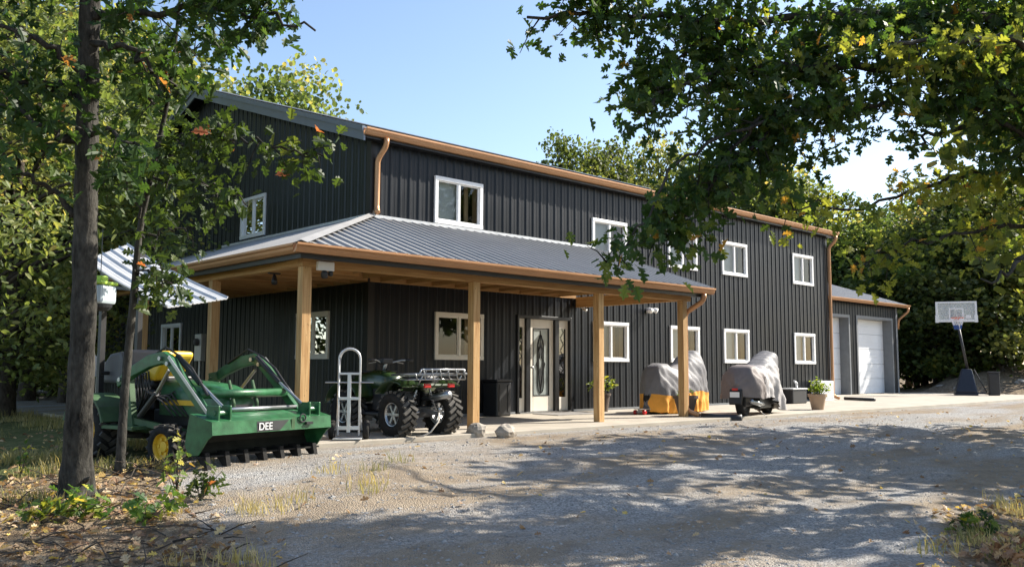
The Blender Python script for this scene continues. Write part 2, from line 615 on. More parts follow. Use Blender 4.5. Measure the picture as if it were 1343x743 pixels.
# ------------------------------------------------------------------ ground
def gz(x, y):
    """terrain height: slab edge at about zero, falling to the camera, a bank behind the hoop"""
    x = np.asarray(x, float); y = np.asarray(y, float)
    dx = np.maximum(np.maximum(-3.75-x, x-30.0), 0)
    dy = np.maximum(np.maximum(-3.72-y, y-20.0), 0)
    d = np.hypot(dx, dy)
    z = -0.06-0.56*smooth01(d/9.5)
    cd = np.hypot(x+9.32, y+13.946)
    left = smooth01((cd-15)/16)
    z = z*(1-left) + (-0.08)*left
    u = (x+9.32)*0.937+(y+13.946)*0.349
    w = (x+9.32)*0.349-(y+13.946)*0.937
    z = z+1.15*smooth01((u-41.0)/6.0)*smooth01((w+1.6)/2.2)*(0.45+0.7*vnoise(x*0.45, y*0.45, 5)+0.35*vnoise(x*1.3, y*1.3, 6))
    z = z+(vnoise(x*0.9, y*0.9, 1)-0.5)*0.09*smooth01(d/1.2)*(cd < 60)
    z = z+(vnoise(x*3.1, y*3.1, 2)-0.5)*0.03*smooth01(d/0.8)
    return z

def zones(x, y):
    lb = -5.5-0.16*(y+4.0)*-1.0+0.8*(vnoise(x*0.5, y*0.5, 8)-0.5)
    lb = np.where(y > -3.6, -3.7, lb)
    drive = smooth01((x-lb)/0.9+0.5)
    rb = -11.6+(x+3.2)*0.235+1.2*(vnoise(x*0.4, y*0.4, 9)-0.5)
    drive = drive*smooth01((y-rb)/1.0+0.5)
    u = (x+9.32)*0.937+(y+13.946)*0.349
    drive = drive*(1-smooth01((u-40.0)/1.0))
    cd = np.hypot(x+9.32, y+13.946)
    grass = (1-drive)*smooth01((cd-9.0)/3)*(x < 3)*smooth01((y+7.0)/2.0)
    litter = (1-drive)*(1-grass)*np.where(u > 38.5, 0.62, 0.95)
    return drive, grass, litter

def axis_pts(a, b, dense0, dense1, step):
    mid = list(np.arange(dense0, dense1, step))
    lo, t, st = [], dense0, step
    while t > a:
        st *= 1.16; t -= st; lo.append(t)
    hi, t, st = [], dense1, step
    while t < b:
        hi.append(t); st *= 1.16; t += st
    return np.array(lo[::-1]+mid+hi)

gx = axis_pts(-500, 700, -10.5, 9.5, 0.11)
gy = axis_pts(-500, 700, -13.5, -2.5, 0.11)
GX, GY = np.meshgrid(gx, gy, indexing='ij')
GZ = gz(GX, GY)
zr, zg, zl = zones(GX, GY)
nx, ny = GX.shape
idx = np.arange(nx*ny).reshape(nx, ny)
quads = np.stack([idx[:-1, :-1], idx[1:, :-1], idx[1:, 1:], idx[:-1, 1:]], -1).reshape(-1, 4)
vall = np.stack([GX, GY, GZ], -1).reshape(-1, 3)
zall = np.stack([zr, zg, zl, np.ones_like(zr)], -1).reshape(-1, 4)
isdrive = zall[quads, 0].mean(1) > 0.5

def sheet(name, q):
    used, inv = np.unique(q, return_inverse=True)
    me = bpy.data.meshes.new(name)
    me.from_pydata(vall[used].tolist(), [], inv.reshape(-1, 4).tolist())
    ca = me.color_attributes.new('zone', 'FLOAT_COLOR', 'POINT')
    ca.data.foreach_set('color', zall[used].astype(np.float32).ravel())
    me.materials.append(MT['ground'])
    me.polygons.foreach_set('use_smooth', [True]*len(me.polygons))
    o = bpy.data.objects.new(name, me)
    COL.objects.link(o)
    return tag(o, kind='structure')

tag(sheet('ground', quads[~isdrive]), 'leaf-strewn woodland floor and rough grass around the gravel', 'ground')
tag(sheet('gravel_driveway', quads[isdrive]), 'wide pale gravel driveway in front of the porch slab', 'driveway')
slab = MB()
slab.prism([(-3.72, -3.72), (17.9, -3.72), (33.5, -3.72+0.6), (34.0, 1.2), (29.0, 2.2), (29.0, 3.2), (0.2, 3.2), (0.2, 6.6), (-3.72, 6.6)], 2, -0.45, 0.0)
tag(slab.build('concrete_slab', 'concrete', bevel=0.012), 'pale concrete porch slab and apron along the house', 'slab', kind='structure')

# ------------------------------------------------------------------ house
house = thing('house', 'long two-storey black metal-clad house with a timber wraparound porch', 'house')
L_, W_, HE, PK = 17.75, 15.1, 5.42, 8.0
PITCH = (PK-5.45)/(7.55+0.2)
RIB = 0.2286

def profile(u0, u1, extra=()):
    """trapezoid ribs: list of (u, outward offset)"""
    pts = []
    k = math.floor(u0/RIB)-1
    while k*RIB < u1+RIB:
        c = k*RIB
        for du, d in ((-0.044, 0), (-0.016, 0.02), (0.016, 0.02), (0.044, 0), (0.095, 0), (0.103, 0.004), (0.125, 0.004), (0.133, 0)):
            pts.append((c+du, d))
        k += 1
    us = np.array([p[0] for p in pts]); ds = np.array([p[1] for p in pts])
    keep = [(u, d) for u, d in pts if u0 < u < u1]
    for e in list(extra)+[u0, u1]:
        keep.append((e, float(np.interp(e, us, ds))))
    keep.sort()
    out = [keep[0]]
    for p in keep[1:]:
        if p[0]-out[-1][0] > 1e-4:
            out.append(p)
    return out

def rib_wall(P, u0, u1, z0, ztop, openings):
    """P(u, d, z) maps to space, ztop(u) is the upper edge, openings are (u0, u1, z0, z1)"""
    ex = [o[0] for o in openings]+[o[1] for o in openings]
    pr = profile(u0, u1, [e for e in ex if u0 < e < u1])
    mb = MB()
    for (ua, da), (ub, db) in zip(pr[:-1], pr[1:]):
        mid = (ua+ub)/2
        cuts = sorted([(o[2], o[3]) for o in openings if o[0] < mid < o[1]])
        z = z0
        segs = []
        for a, b in cuts:
            if a > z:
                segs.append((z, a, z, a))
            z = b
        segs.append((z, ztop(ua), z, ztop(ub)))
        for a0, a1, b0, b1 in segs:
            mb.quad(P(ua, da, a0), P(ub, db, b0), P(ub, db, b1), P(ua, da, a1))
    return mb

def PF(u, d, z): return (u, -d, z)      # the long front
def PG(u, d, z): return (-d, u, z)      # the gable end

WW, WH = 1.242, 0.914
front_win = [(1.542, 4.839-0.927, 0.927), (6.30, 4.547-WH, WH), (9.26, 4.547-WH, WH), (11.727, 4.547-WH, WH), (15.571, 4.547-WH, WH),
             (1.588, 2.078-WH, WH), (6.336, 2.078-WH, WH), (9.313, 2.078-WH, WH), (11.753, 2.078-WH, WH), (15.565, 2.078-WH, WH)]
gable_win = [(4.17, 4.864-WH, WH, 1.16), (1.36, 2.08-WH, WH, 1.24), (8.55, 2.08-WH, WH, 1.24)]
DX0, DX1, DZ = 3.84, 5.56, 2.14
fo = [(u, u+WW, z, z+h) for u, z, h in front_win]+[(DX0, DX1, -0.1, DZ)]
go = [(u, u+w, z, z+h) for u, z, h, w in gable_win]
rib_wall(PF, 0, L_, 0.02, lambda u: HE-0.06, fo).build('wall', 'siding', house)
def gtop(u):
    return 5.45+PITCH*(min(u, 2*7.55-u)+0.2)-0.05
w = rib_wall(PG, 0, W_, 0.02, gtop, go)
w.build('wall', 'siding_reflect', house)
mb = MB()
mb.quad((L_, 0, 0), (L_, W_, 0), (L_, W_, 5.3), (L_, 0, 5.3))
mb.add([(L_, 0, 5.3), (L_, W_, 5.3), (L_, 7.55, 7.9)], [(0, 1, 2)])
mb.quad((0, W_, 0), (L_, W_, 0), (L_, W_, 5.3), (0, W_, 5.3))
mb.build('wall', 'siding', house)
# corner trims
mb = MB(); mb.box(-0.03, 0.11, -0.03, 0.0, 0.0, 5.3).box(-0.03, 0.0, 0.0, 0.11, 0.0, 5.3); mb.build('corner_trim', 'trim_black', house)
mb = MB(); mb.box(L_-0.10, L_+0.03, -0.03, 0.02, 0.0, 5.35); mb.build('corner_trim', 'trim_black', house)
mb = MB(); mb.box(0.12, DX0-0.06, -0.028, 0.0, 0.0, 0.05).box(DX1+0.06, L_-0.11, -0.028, 0.0, 0.0, 0.05)
mb.build('base_trim', 'trim_grey', house)
# main roof: ribbed sheets
def slope_sheet(P, u0, u1, start, stop):
    pr = profile(u0, u1, [0.0] if u0 < 0 < u1 else [])
    mb = MB()
    for (ua, da), (ub, db) in zip(pr[:-1], pr[1:]):
        if stop(ua)-start < 0.01 and stop(ub)-start < 0.01:
            continue
        mb.quad(P(ua, start, da), P(ub, start, db), P(ub, stop(ub), db), P(ua, stop(ua), da))
    return mb
mb = slope_sheet(lambda u, t, d: (u, t, 5.45+PITCH*(t+0.2)+d+0.005), -0.33, L_+0.33, -0.24, lambda u: 7.55)
b2 = slope_sheet(lambda u, t, d: (u, 15.1-t, 5.45+PITCH*(t+0.2)+d+0.005), -0.33, L_+0.33, -0.24, lambda u: 7.55)
mb.add(b2.v, b2.f)
roof = mb.build('roof', 'roof', house)
mb = MB()
mb.prism([(-0.2, 5.33), (-0.2, 5.448), (7.55, 8.0), (15.3, 5.448), (15.3, 5.33), (7.55, 7.86)], 0, -0.29, L_+0.29)
mb.build('roof_deck', 'trim_black', roof)
mb = MB(); mb.box(-0.34, L_+0.34, 7.38, 7.72, 8.03, 8.05); mb.build('ridge_cap', 'rake', roof)
# rakes: two stepped bands
for x0, x1 in ((-0.36, -0.292), (L_+0.292, L_+0.36)):
    mb = MB()
    def band(xa, xb, lo, hi):
        mb.prism([(-0.22, 5.45+lo), (7.55, 8.0+lo+0.01), (15.32, 5.45+lo), (15.32, 5.45+hi), (7.55, 8.0+hi+0.01), (-0.22, 5.45+hi)], 0, xa, xb)
    s = -1 if x0 < 0 else 1
    band(x0, x1, -0.06, 0.045)
    band(x0+0.03 if s < 0 else x0, x1 if s < 0 else x1-0.03, -0.235, -0.062)
    mb.build('rake_trim', 'rake', house)
mb = MB(); mb.box(-0.29, L_+0.29, -0.215, -0.19, 5.28, 5.445); mb.box(-0.25, L_+0.25, -0.19, -0.021, 5.285, 5.31)
mb.build('fascia', 'trim_black', house)

def gutter(name, a, b, out, parent, z):
    """K-profile trough from a to b (xy), opening up, out = outward unit xy"""
    prof = [(0.0, -0.125), (0.065, -0.125), (0.09, -0.085), (0.095, -0.05), (0.125, -0.03), (0.125, 0.0), (0.117, 0.0), (0.117, -0.024), (0.086, -0.045), (0.081, -0.083), (0.06, -0.116), (0.006, -0.116), (0.006, 0.0), (0, 0)]
    mb = MB()
    n = len(prof)
    vs = []
    for p in (a, b):
        for d, h in prof:
            vs.append((p[0]+out[0]*d, p[1]+out[1]*d, z+h))
    fs = [(i, (i+1) % n, n+(i+1) % n, n+i) for i in range(n)]
    mb.add(vs, fs)
    for p in (a, b):
        mb.add([(p[0]+out[0]*d, p[1]+out[1]*d, z+h) for d, h in prof[:6]], [(0, 1, 2, 3, 4, 5)])
    return mb.build(name, 'copper', parent)
gutter('gutter', (-0.33, -0.217), (L_+0.32, -0.217), (0, -1), house, 5.455)

def downspout(pts, parent, w=0.085, m='copper'):
    mb = MB()
    P = [Vector(p) for p in pts]
    # round the bends a little
    Q = [P[0]]
    for i in range(1, len(P)-1):
        d0 = (P[i-1]-P[i]).normalized(); d1 = (P[i+1]-P[i]).normalized()
        r = 0.07
        Q += [P[i]+d0*r, P[i]+(d0+d1)*r*0.35, P[i]+d1*r]
    Q.append(P[-1])
    mb.tube(Q, w*0.62, 10)
    for q in (Q[2], Q[-2]):
        pass
    return mb.build('downspout', m, parent, smooth=True)
downspout([(0.15, -0.28, 5.32), (0.15, -0.28, 5.18), (0.09, -0.08, 4.94), (0.09, -0.08, 3.98), (0.04, -0.18, 3.90)], house)
downspout([(L_+0.16, -0.28, 5.32), (L_+0.16, -0.28, 5.18), (L_+0.08, -0.07, 4.95), (L_+0.08, -0.07, 0.14), (L_+0.10, -0.28, 0.06)], house)

# windows
def window(P, u0, z0, w, h, style, parent):
    fr = MB()
    def bx(mb, ua, ub, da, db, za, zb):
        vs = [P(u, d, z) for u in (ua, ub) for d in (da, db) for z in (za, zb)]
        mb.add(vs, [(0, 1, 3, 2), (4, 6, 7, 5), (0, 4, 5, 1), (2, 3, 7, 6), (0, 2, 6, 4), (1, 5, 7, 3)])
    t, o = 0.062, 0.046
    u1, z1 = u0+w, z0+h
    bx(fr, u0-0.02, u1+0.02, -0.06, o+0.006, z1-t, z1+0.02)
    bx(fr, u0-0.02, u1+0.02, -0.06, o+0.006, z0-0.02, z0+t)
    bx(fr, u0-0.02, u0+t, -0.06, o, z0+t, z1-t)
    bx(fr, u1-t, u1+0.02, -0.06, o, z0+t, z1-t)
    um = (u0+u1)/2
    bx(fr, um-0.03, um+0.03, -0.055, o-0.012, z0+t, z1-t)
    wn = fr.build('window', 'cream' if style == 'cream' else 'white', parent, bevel=0.005)
    for k, (a, b, d) in enumerate(((u0+t, um-0.03, 0.0), (um+0.03, u1-t, -0.02))):
        sh = MB()
        s = 0.024
        bx(sh, a, b, d-0.012, d+0.012, z0+t, z0+t+s); bx(sh, a, b, d-0.012, d+0.012, z1-t-s, z1-t)
        bx(sh, a, a+s, d-0.012, d+0.012, z0+t+s, z1-t-s); bx(sh, b-s, b, d-0.012, d+0.012, z0+t+s, z1-t-s)
        sh.build('sash', 'cream' if style == 'cream' else 'white', wn)
        pn = MB()
        pn.quad(P(a+s, d, z0+t+s), P(b-s, d, z0+t+s), P(b-s, d, z1-t-s), P(a+s, d, z1-t-s))
        pn.build('pane', 'glass' if k == 0 or style in ('drape',) else 'glass', wn)
    # room behind
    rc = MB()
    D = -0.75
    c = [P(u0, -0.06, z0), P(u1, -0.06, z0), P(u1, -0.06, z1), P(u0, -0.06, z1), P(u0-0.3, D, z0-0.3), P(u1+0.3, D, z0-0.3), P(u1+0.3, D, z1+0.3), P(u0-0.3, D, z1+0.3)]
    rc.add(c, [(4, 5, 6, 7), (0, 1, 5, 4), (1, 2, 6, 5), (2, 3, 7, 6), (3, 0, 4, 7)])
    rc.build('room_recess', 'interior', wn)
    if style != 'dark':
        jb = MB()
        bx(jb, u1-t-0.012, u1-t, -0.20, -0.062, z0+0.01, z1-0.01)
        bx(jb, u1-t-0.17, u1-t-0.075, -0.30, -0.27, z0+0.01, z1-0.01)
        jb.build('jamb', 'jamb', wn)
    def cloth(a, b, d, m, amp, name):
        n = 28
        mb = MB()
        vs, fs = [], []
        for i in range(n+1):
            u = a+(b-a)*i/n
            dd = d+amp*math.sin(i*1.9+u*7)
            vs += [P(u, dd, z0+0.03), P(u, dd, z1-0.02)]
        fs = [(2*i, 2*i+2, 2*i+3, 2*i+1) for i in range(n)]
        mb.add(vs, fs)
        mb.build(name, m, wn)
    if style in ('blind', 'drape'):
        bl = MB()
        k = 22
        for i in range(k):
            za = z0+0.05+(h-0.1)*i/k
            bl.quad(P(u0+0.05, -0.085, za), P(um-0.01, -0.085, za), P(um-0.01, -0.073, za+(h-0.1)/k), P(u0+0.05, -0.073, za+(h-0.1)/k))
        bl.build('blind', 'blind', wn)
    if style == 'drape':
        cloth(um+0.01, um+0.27, -0.16, 'blind', 0.012, 'curtain')
    if style == 'blind':
        cloth(um+0.01, um+0.16, -0.20, 'curtain', 0.012, 'curtain')
    return wn
styles = ['blind', 'drape', 'drape', 'drape', 'blind', 'cream', 'drape', 'drape', 'drape', 'blind']
for (u, z, h), st in zip(front_win, styles):
    window(PF, u, z, WW, h, st, house)
for (u, z, h, ww), st in zip(gable_win, ('dark', 'cream', 'dark')):
    window(PG, u, z, ww, h, st, house)

# entry door with sidelights
mb = MB()
mb.box(DX0, DX0+0.055, -0.035, 0.14, 0.0, DZ); mb.box(DX1-0.055, DX1, -0.035, 0.14, 0.0, DZ)
mb.box(DX0+0.055, DX1-0.055, -0.033, 0.14, DZ-0.07, DZ)
mb.box(4.125, 4.255, -0.01, 0.138, 0.03, DZ-0.07); mb.box(5.03, 5.16, -0.01, 0.138, 0.03, DZ-0.07)
df = mb.build('door_frame', 'trim_black', house, bevel=0.006)
mb = MB(); mb.box(DX0+0.055, DX1-0.055, -0.06, 0.14, 0.0, 0.03); mb.build('threshold', 'steel', df)
def panel_frame(mb, a, b, z0, z1, y0, y1, st, sb, stp):
    mb.box(a, a+st, y0, y1, z0, z1); mb.box(b-st, b, y0, y1, z0, z1)
    mb.box(a+st, b-st, y0, y1, z0, z0+sb); mb.box(a+st, b-st, y0, y1, z1-stp, z1)
mb = MB(); panel_frame(mb, 4.255, 5.03, 0.035, DZ-0.07, 0.055, 0.10, 0.135, 0.34, 0.20)
dr = mb.build('entry_door', 'cream', house, bevel=0.008)
mb = MB(); mb.box(4.39, 4.895, 0.074, 0.082, 0.375, DZ-0.27); mb.build('door_glass', 'frost', dr)
mb = MB()
cx, cz = 4.6425, 1.10
panel_frame(mb, 4.385, 4.90, 0.37, DZ-0.265, 0.048, 0.073, 0.022, 0.022, 0.022)
for k, (hw, hh) in enumerate(((0.17, 0.62), (0.10, 0.42))):
    mb.tube([(cx+hw*math.sin(a)*(0.55+0.45*math.cos(a)**2), 0.066, cz-0.05+hh*math.cos(a)) for a in np.linspace(0, 2*PI, 28, endpoint=False)], 0.009, 6, closed=True)
mb.prism([(0.062, cx-0.0), ], 2, 0, 0) if False else None
for s in (-1, 1):
    mb.tube([(cx+s*0.02, 0.066, cz+0.62), (cx+s*0.085, 0.066, cz+0.38), (cx+s*0.03, 0.066, cz+0.12), (cx+s*0.13, 0.066, cz-0.02), (cx+s*0.05, 0.066, cz-0.3), (cx, 0.066, cz-0.66)], 0.012, 6)
mb.add([(cx, 0.066, cz+0.52), (cx-0.07, 0.066, cz+0.28), (cx, 0.066, cz+0.15), (cx+0.07, 0.066, cz+0.28)], [(0, 1, 2, 3)])
mb.add([(cx, 0.066, cz-0.08), (cx-0.06, 0.066, cz-0.26), (cx, 0.066, cz-0.52), (cx+0.06, 0.066, cz-0.26)], [(0, 1, 2, 3)])
mb.tube([(cx, 0.066, cz+0.72), (cx, 0.066, cz+0.5)], 0.008, 6)
mb.build('glass_leading', 'iron', dr)
mb = MB(); mb.tube([(4.315, 0.055, 1.0), (4.315, 0.01, 1.0)], 0.018, 8); mb.lathe([(0.0, -0.03), (0.03, -0.02), (0.034, 0.0), (0.02, 0.02)], (4.315, 0.0, 1.0), 1, 12); mb.build('handle', 'steel', dr, smooth=True)
for a, b in ((DX0+0.055, 4.125), (5.16, DX1-0.055)):
    mb = MB(); panel_frame(mb, a, b, 0.035, DZ-0.07, 0.05, 0.10, 0.055, 0.30, 0.19)
    sl = mb.build('sidelight', 'cream', house, bevel=0.006)
    mb = MB(); mb.box(a+0.055, b-0.055, 0.074, 0.082, 0.335, DZ-0.26); mb.build('pane', 'dark_glass', sl)
    mb = MB()
    cx2 = (a+b)/2
    for k in range(5):
        z = 0.55+0.28*k
        mb.tube([(cx2-0.05, 0.066, z), (cx2+0.045, 0.066, z+0.13), (cx2-0.04, 0.066, z+0.26)], 0.007, 5)
    mb.build('glass_leading', 'iron', sl)
mb = MB(); mb.box(DX0, DX1, 0.15, 1.2, -0.02, 0.0); mb.quad((DX0-0.3, 1.2, 0), (DX1+0.3, 1.2, 0), (DX1+0.3, 1.2, 2.4), (DX0-0.3, 1.2, 2.4)); mb.quad((DX0-0.3, 0.16, 0), (DX0-0.3, 1.2, 0), (DX0-0.3, 1.2, 2.4), (DX0-0.3, 0.16, 2.4)); mb.quad((DX1+0.3, 0.16, 0), (DX1+0.3, 1.2, 0), (DX1+0.3, 1.2, 2.4), (DX1+0.3, 0.16, 2.4)); mb.quad((DX0-0.3, 0.16, 2.2), (DX1+0.3, 0.16, 2.2), (DX1+0.3, 1.2, 2.2), (DX0-0.3, 1.2, 2.2))
mb.build('entry_hall', 'interior', house)

# porch roof: front slope and side slope meeting at a hip
PE, PW = -3.33, 6.28              # eave line, right end of the front slope
ZE, ZW = 2.66, 3.83
PS = (ZW-ZE)/(0-PE)
PB = 6.3                          # far end of the side slope
mb = slope_sheet(lambda u, t, d: (u, t, ZE+PS*(t-PE)+d*1.7), PE-0.06, PW, PE-0.06, lambda u: min(0.0, u))
b2 = slope_sheet(lambda u, t, d: (t, u, ZE+PS*(t-PE)+d*1.7), PE-0.06, PB, PE-0.06, lambda u: min(0.0, u))
mb.add(b2.v, b2.f)
prf = mb.build('porch_roof', 'roof', house)
mb = MB()
n_ = Vector((1, -1, 0)).normalized()*0.11
a, b = Vector((PE-0.05, PE-0.05, ZE+0.0)), Vector((-0.03, -0.03, ZW+0.02))
h = Vector((0, 0, 0.045))
mb.add([a+h, b+h, b+n_-h*0.2+Vector((0, 0, 0.01)), a+n_-h*0.2+Vector((0, 0, 0.01)), b-n_-h*0.2+Vector((0, 0, 0.01)), a-n_-h*0.2+Vector((0, 0, 0.01))], [(0, 1, 2, 3), (1, 0, 5, 4)])
mb.build('hip_cap', 'roof', prf)
mb = MB(); mb.box(0.0, PW, -0.12, -0.022, ZW-0.025, ZW+0.035); mb.box(-0.12, -0.022, 0.0, PB, ZW-0.025, ZW+0.035); mb.build('wall_flashing', 'alu', prf)
mb = MB()
mb.add([(PW, PE-0.06, ZE-0.025), (PW, 0, ZW-0.005), (PW, 0, ZW+0.04), (PW, PE-0.06, ZE+0.02), (PW+0.03, PE-0.06, ZE-0.025), (PW+0.03, 0, ZW-0.005), (PW+0.03, 0, ZW+0.04), (PW+0.03, PE-0.06, ZE+0.02)], [(0, 1, 2, 3), (7, 6, 5, 4), (3, 2, 6, 7), (0, 4, 5, 1), (0, 3, 7, 4)])
mb.build('edge_trim', 'rake', prf)
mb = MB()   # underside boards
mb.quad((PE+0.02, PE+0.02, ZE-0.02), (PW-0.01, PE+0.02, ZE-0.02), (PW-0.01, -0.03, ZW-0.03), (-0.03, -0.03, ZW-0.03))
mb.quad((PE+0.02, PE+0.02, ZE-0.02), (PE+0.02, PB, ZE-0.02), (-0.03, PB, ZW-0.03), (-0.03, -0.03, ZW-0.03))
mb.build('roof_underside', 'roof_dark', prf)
# fascia, gutter
mb = MB(); mb.box(PE-0.0, PW-0.01, PE-0.0, PE+0.03, ZE-0.20, ZE-0.03); mb.box(PE, PE+0.03, PE+0.03, PB, ZE-0.20, ZE-0.03)
mb.box(PE+0.031, PW-0.012, PE+0.031, -2.93, ZE-0.165, ZE-0.15); mb.box(PE+0.031, -2.93, -2.93, PB, ZE-0.165, ZE-0.15)
mb.build('fascia', 'trim_black', house)
gutter('gutter', (PE-0.12, PE-0.002), (PW+0.02, PE-0.002), (0, -1), house, ZE-0.005)
gutter('gutter', (PE-0.002, PE-0.002), (PE-0.002, PB), (-1, 0), house, ZE-0.005)
downspout([(5.95, PE-0.06, ZE-0.14), (5.95, PE-0.06, ZE-0.27), (5.93, -2.93, ZE-0.52), (5.93, -2.93, 0.12), (6.0, -3.2, 0.03)], house)
# posts and beams
PX = [(-3.057, -2.976), (0.069, -2.976), (3.14, -2.976), (5.76, -2.976)]
for x, y in PX+[(-3.057, -0.08), (-3.057, 2.98), (-3.057, 5.95)]:
    mb = MB(); mb.box(x-0.072, x+0.072, y-0.072, y+0.072, 0.0, 2.385); mb.build('post', 'wood_z', house, bevel=0.006)
mb = MB(); mb.box(-3.14, 5.98, -3.05, -2.905, 2.387, 2.60); mb.build('beam', 'wood_x', house, bevel=0.006)
mb = MB(); mb.box(-3.13, -2.985, -2.902, 6.1, 2.387, 2.60); mb.build('beam', 'wood_y', house, bevel=0.006)
mb = MB(); mb.box(5.69, 5.835, -2.902, -0.03, 2.387, 2.62); mb.build('beam', 'wood_y', house, bevel=0.006)
def rz_(t): return ZE-0.05+PS*(t-PE)
for k in range(15):
    x = -2.75+k*0.61
    if x > 5.6: break
    top = min(0.0, x)-0.03
    if top < -2.6: continue
    mb = MB(); mb.bar((x, -2.9, rz_(-2.9)-0.09), (x, top, rz_(top)-0.09), 0.04, 0.16); mb.build('rafter', 'wood_y', house)
for k in range(15):
    y = -2.45+k*0.61
    top = min(0.0, y)-0.03
    mb = MB(); mb.bar((-2.9, y, rz_(-2.9)-0.09), (top, y, rz_(top)-0.09), 0.04, 0.16); mb.build('rafter', 'wood_x', house)
for k in range(15):
    x = -2.80+k*0.61
    if x > 5.6: break
    mb = MB(); mb.box(x-0.02, x+0.02, -3.0, min(x, -0.05), 2.603, 2.74)
    if x < -2.9: continue
    mb.build('joist', 'wood_y', house)
for k in range(15):
    y = -2.45+k*0.61
    mb = MB(); mb.box(-3.0, min(y-0.02, -0.05), y-0.02, y+0.02, 2.605, 2.742); mb.build('joist', 'wood_x', house)
for t in (-2.2, -1.1):
    mb = MB(); mb.box(t-0.02, 5.68, t-0.045, t+0.045, 2.745, 2.785); mb.build('purlin', 'wood_x', house)
    mb = MB(); mb.box(t-0.045, t+0.045, t+0.06, 6.1, 2.746, 2.787); mb.build('purlin', 'wood_y', house)
mb = MB(); mb.bar((-0.06, -0.06, 3.62), (-2.95, -2.95, 2.53), 0.05, 0.2); mb.build('hip_rafter', 'wood_x', house)
mb = MB(); mb.box(0.0, 5.68, -0.048, -0.024, 2.59, 2.75); mb.build('ledger', 'wood_x', house)
mb = MB(); mb.box(-0.048, -0.024, 0.0, 6.1, 2.59, 2.75); mb.build('ledger', 'wood_y', house)

# ------------------------------------------------------------------ garage
GX0, GX1, GYF, GYB, GH = 17.9, 28.45, 2.4, 12.4, 3.62
gar = thing('garage', 'low black garage with two white roller doors and copper gutter beyond the house', 'garage')
gd = [(20.95, 24.05, -0.1, 3.03), (24.78, 27.92, -0.1, 3.05)]
def PGF(u, d, z): return (u, GYF-d, z)
rib_wall(PGF, GX0, GX1, 0.02, lambda u: GH, gd).build('wall', 'siding', gar)
mb = MB()
mb.quad((GX1, GYF, 0), (GX1, GYB, 0), (GX1, GYB, GH), (GX1, GYF, GH)); mb.add([(GX1, GYF, GH), (GX1, GYB, GH), (GX1, (GYF+GYB)/2, 5.25)], [(0, 1, 2)])
mb.quad((GX0, GYB, 0), (GX1, GYB, 0), (GX1, GYB, GH), (GX0, GYB, GH))
mb.build('wall', 'siding', gar)
mb = MB(); mb.box(GX1-0.12, GX1+0.03, GYF-0.03, GYF+0.02, 0, GH); mb.build('corner_trim', 'trim_grey', gar)
gp = 0.325
ym = (GYF+GYB)/2
mb = slope_sheet(lambda u, t, d: (u, t, 3.72+gp*(t-GYF+0.35)+d), GX0, GX1+0.4, GYF-0.35, lambda u: ym)
b2 = slope_sheet(lambda u, t, d: (u, 2*ym-t, 3.72+gp*(t-GYF+0.35)+d), GX0, GX1+0.4, GYF-0.35, lambda u: ym)
mb.add(b2.v, b2.f); gr = mb.build('roof', 'roof', gar)
mb = MB(); mb.prism([(GYF-0.33, 3.60), (GYF-0.33, 3.705), (ym, 3.705+gp*(ym-GYF+0.33)), (2*ym-GYF+0.33, 3.705), (2*ym-GYF+0.33, 3.60), (ym, 3.58+gp*(ym-GYF+0.33))], 0, GX0, GX1+0.38)
mb.build('roof_deck', 'trim_black', gr)
gutter('gutter', (GX0, GYF-0.335), (GX1+0.45, GYF-0.335), (0, -1), gar, 3.715)
downspout([(GX1+0.3, GYF-0.4, 3.6), (GX1+0.3, GYF-0.4, 3.45), (GX1+0.10, GYF-0.05, 3.1), (GX1+0.10, GYF-0.02, 2.7)], gar)
for a, b, z0, z1 in gd:
    mb = MB()
    D = 0.42
    mb.box(a, a+0.02, GYF-0.04, GYF+D, 0, z1); mb.box(b-0.02, b, GYF-0.04, GYF+D, 0, z1); mb.box(a+0.02, b-0.02, GYF-0.04, GYF+D, z1-0.02, z1)
    mb.box(a-0.09, a, GYF-0.04, GYF-0.022, 0, z1+0.09); mb.box(b, b+0.09, GYF-0.04, GYF-0.022, 0, z1+0.09); mb.box(a, b, GYF-0.04, GYF-0.022, z1, z1+0.09)
    mb.build('door_surround', 'trim_grey', gar)
    mb = MB()
    n = 5
    hz = (z1-0.02)/n
    for i in range(n):
        mb.box(a+0.02, b-0.02, GYF+D-0.06, GYF+D, i*hz+0.006, (i+1)*hz-0.006)
        for j in range(1):
            mb.box(a+0.03, b-0.03, GYF+D-0.066, GYF+D-0.06, i*hz+hz*0.5-0.01, i*hz+hz*0.5+0.01)
    mb.box(a+0.021, b-0.021, GYF+D+0.001, GYF+D+0.03, 0.0, z1-0.021)
    mb.build('garage_door', 'door_white', gar, bevel=0.006)

# ------------------------------------------------------------------ fittings on the house
def lamp_box(name, label, loc, rz, white):
    t = thing(name, label, 'light', loc, rz)
    return t
t = thing('floodlight', 'square white floodlight panel with black sensor on the porch corner beam', 'light', (-2.80, -3.052, 2.385))
MB().box(-0.13, 0.13, -0.07, -0.0, -0.045, 0.085).build('lamp_head', 'white', t, bevel=0.008)
MB().lathe([(0.03, 0), (0.05, -0.03), (0.05, -0.09), (0.03, -0.11)], (-0.02, -0.05, -0.045), 2, 14, True).build('sensor', 'black_plastic', t, smooth=True)
MB().lathe([(0.028, 0), (0.036, -0.02), (0.034, -0.06), (0.02, -0.07)], (0.08, -0.05, -0.045), 2, 14, True).build('sensor', 'black_plastic', t, smooth=True)
t = thing('spotlight', 'small black spotlight hanging under the porch near its corner post', 'light', (-2.985, -1.95, 2.385))
MB().box(-0.09, 0.09, -0.03, 0.03, -0.02, 0.0).build('bracket', 'black_plastic', t)
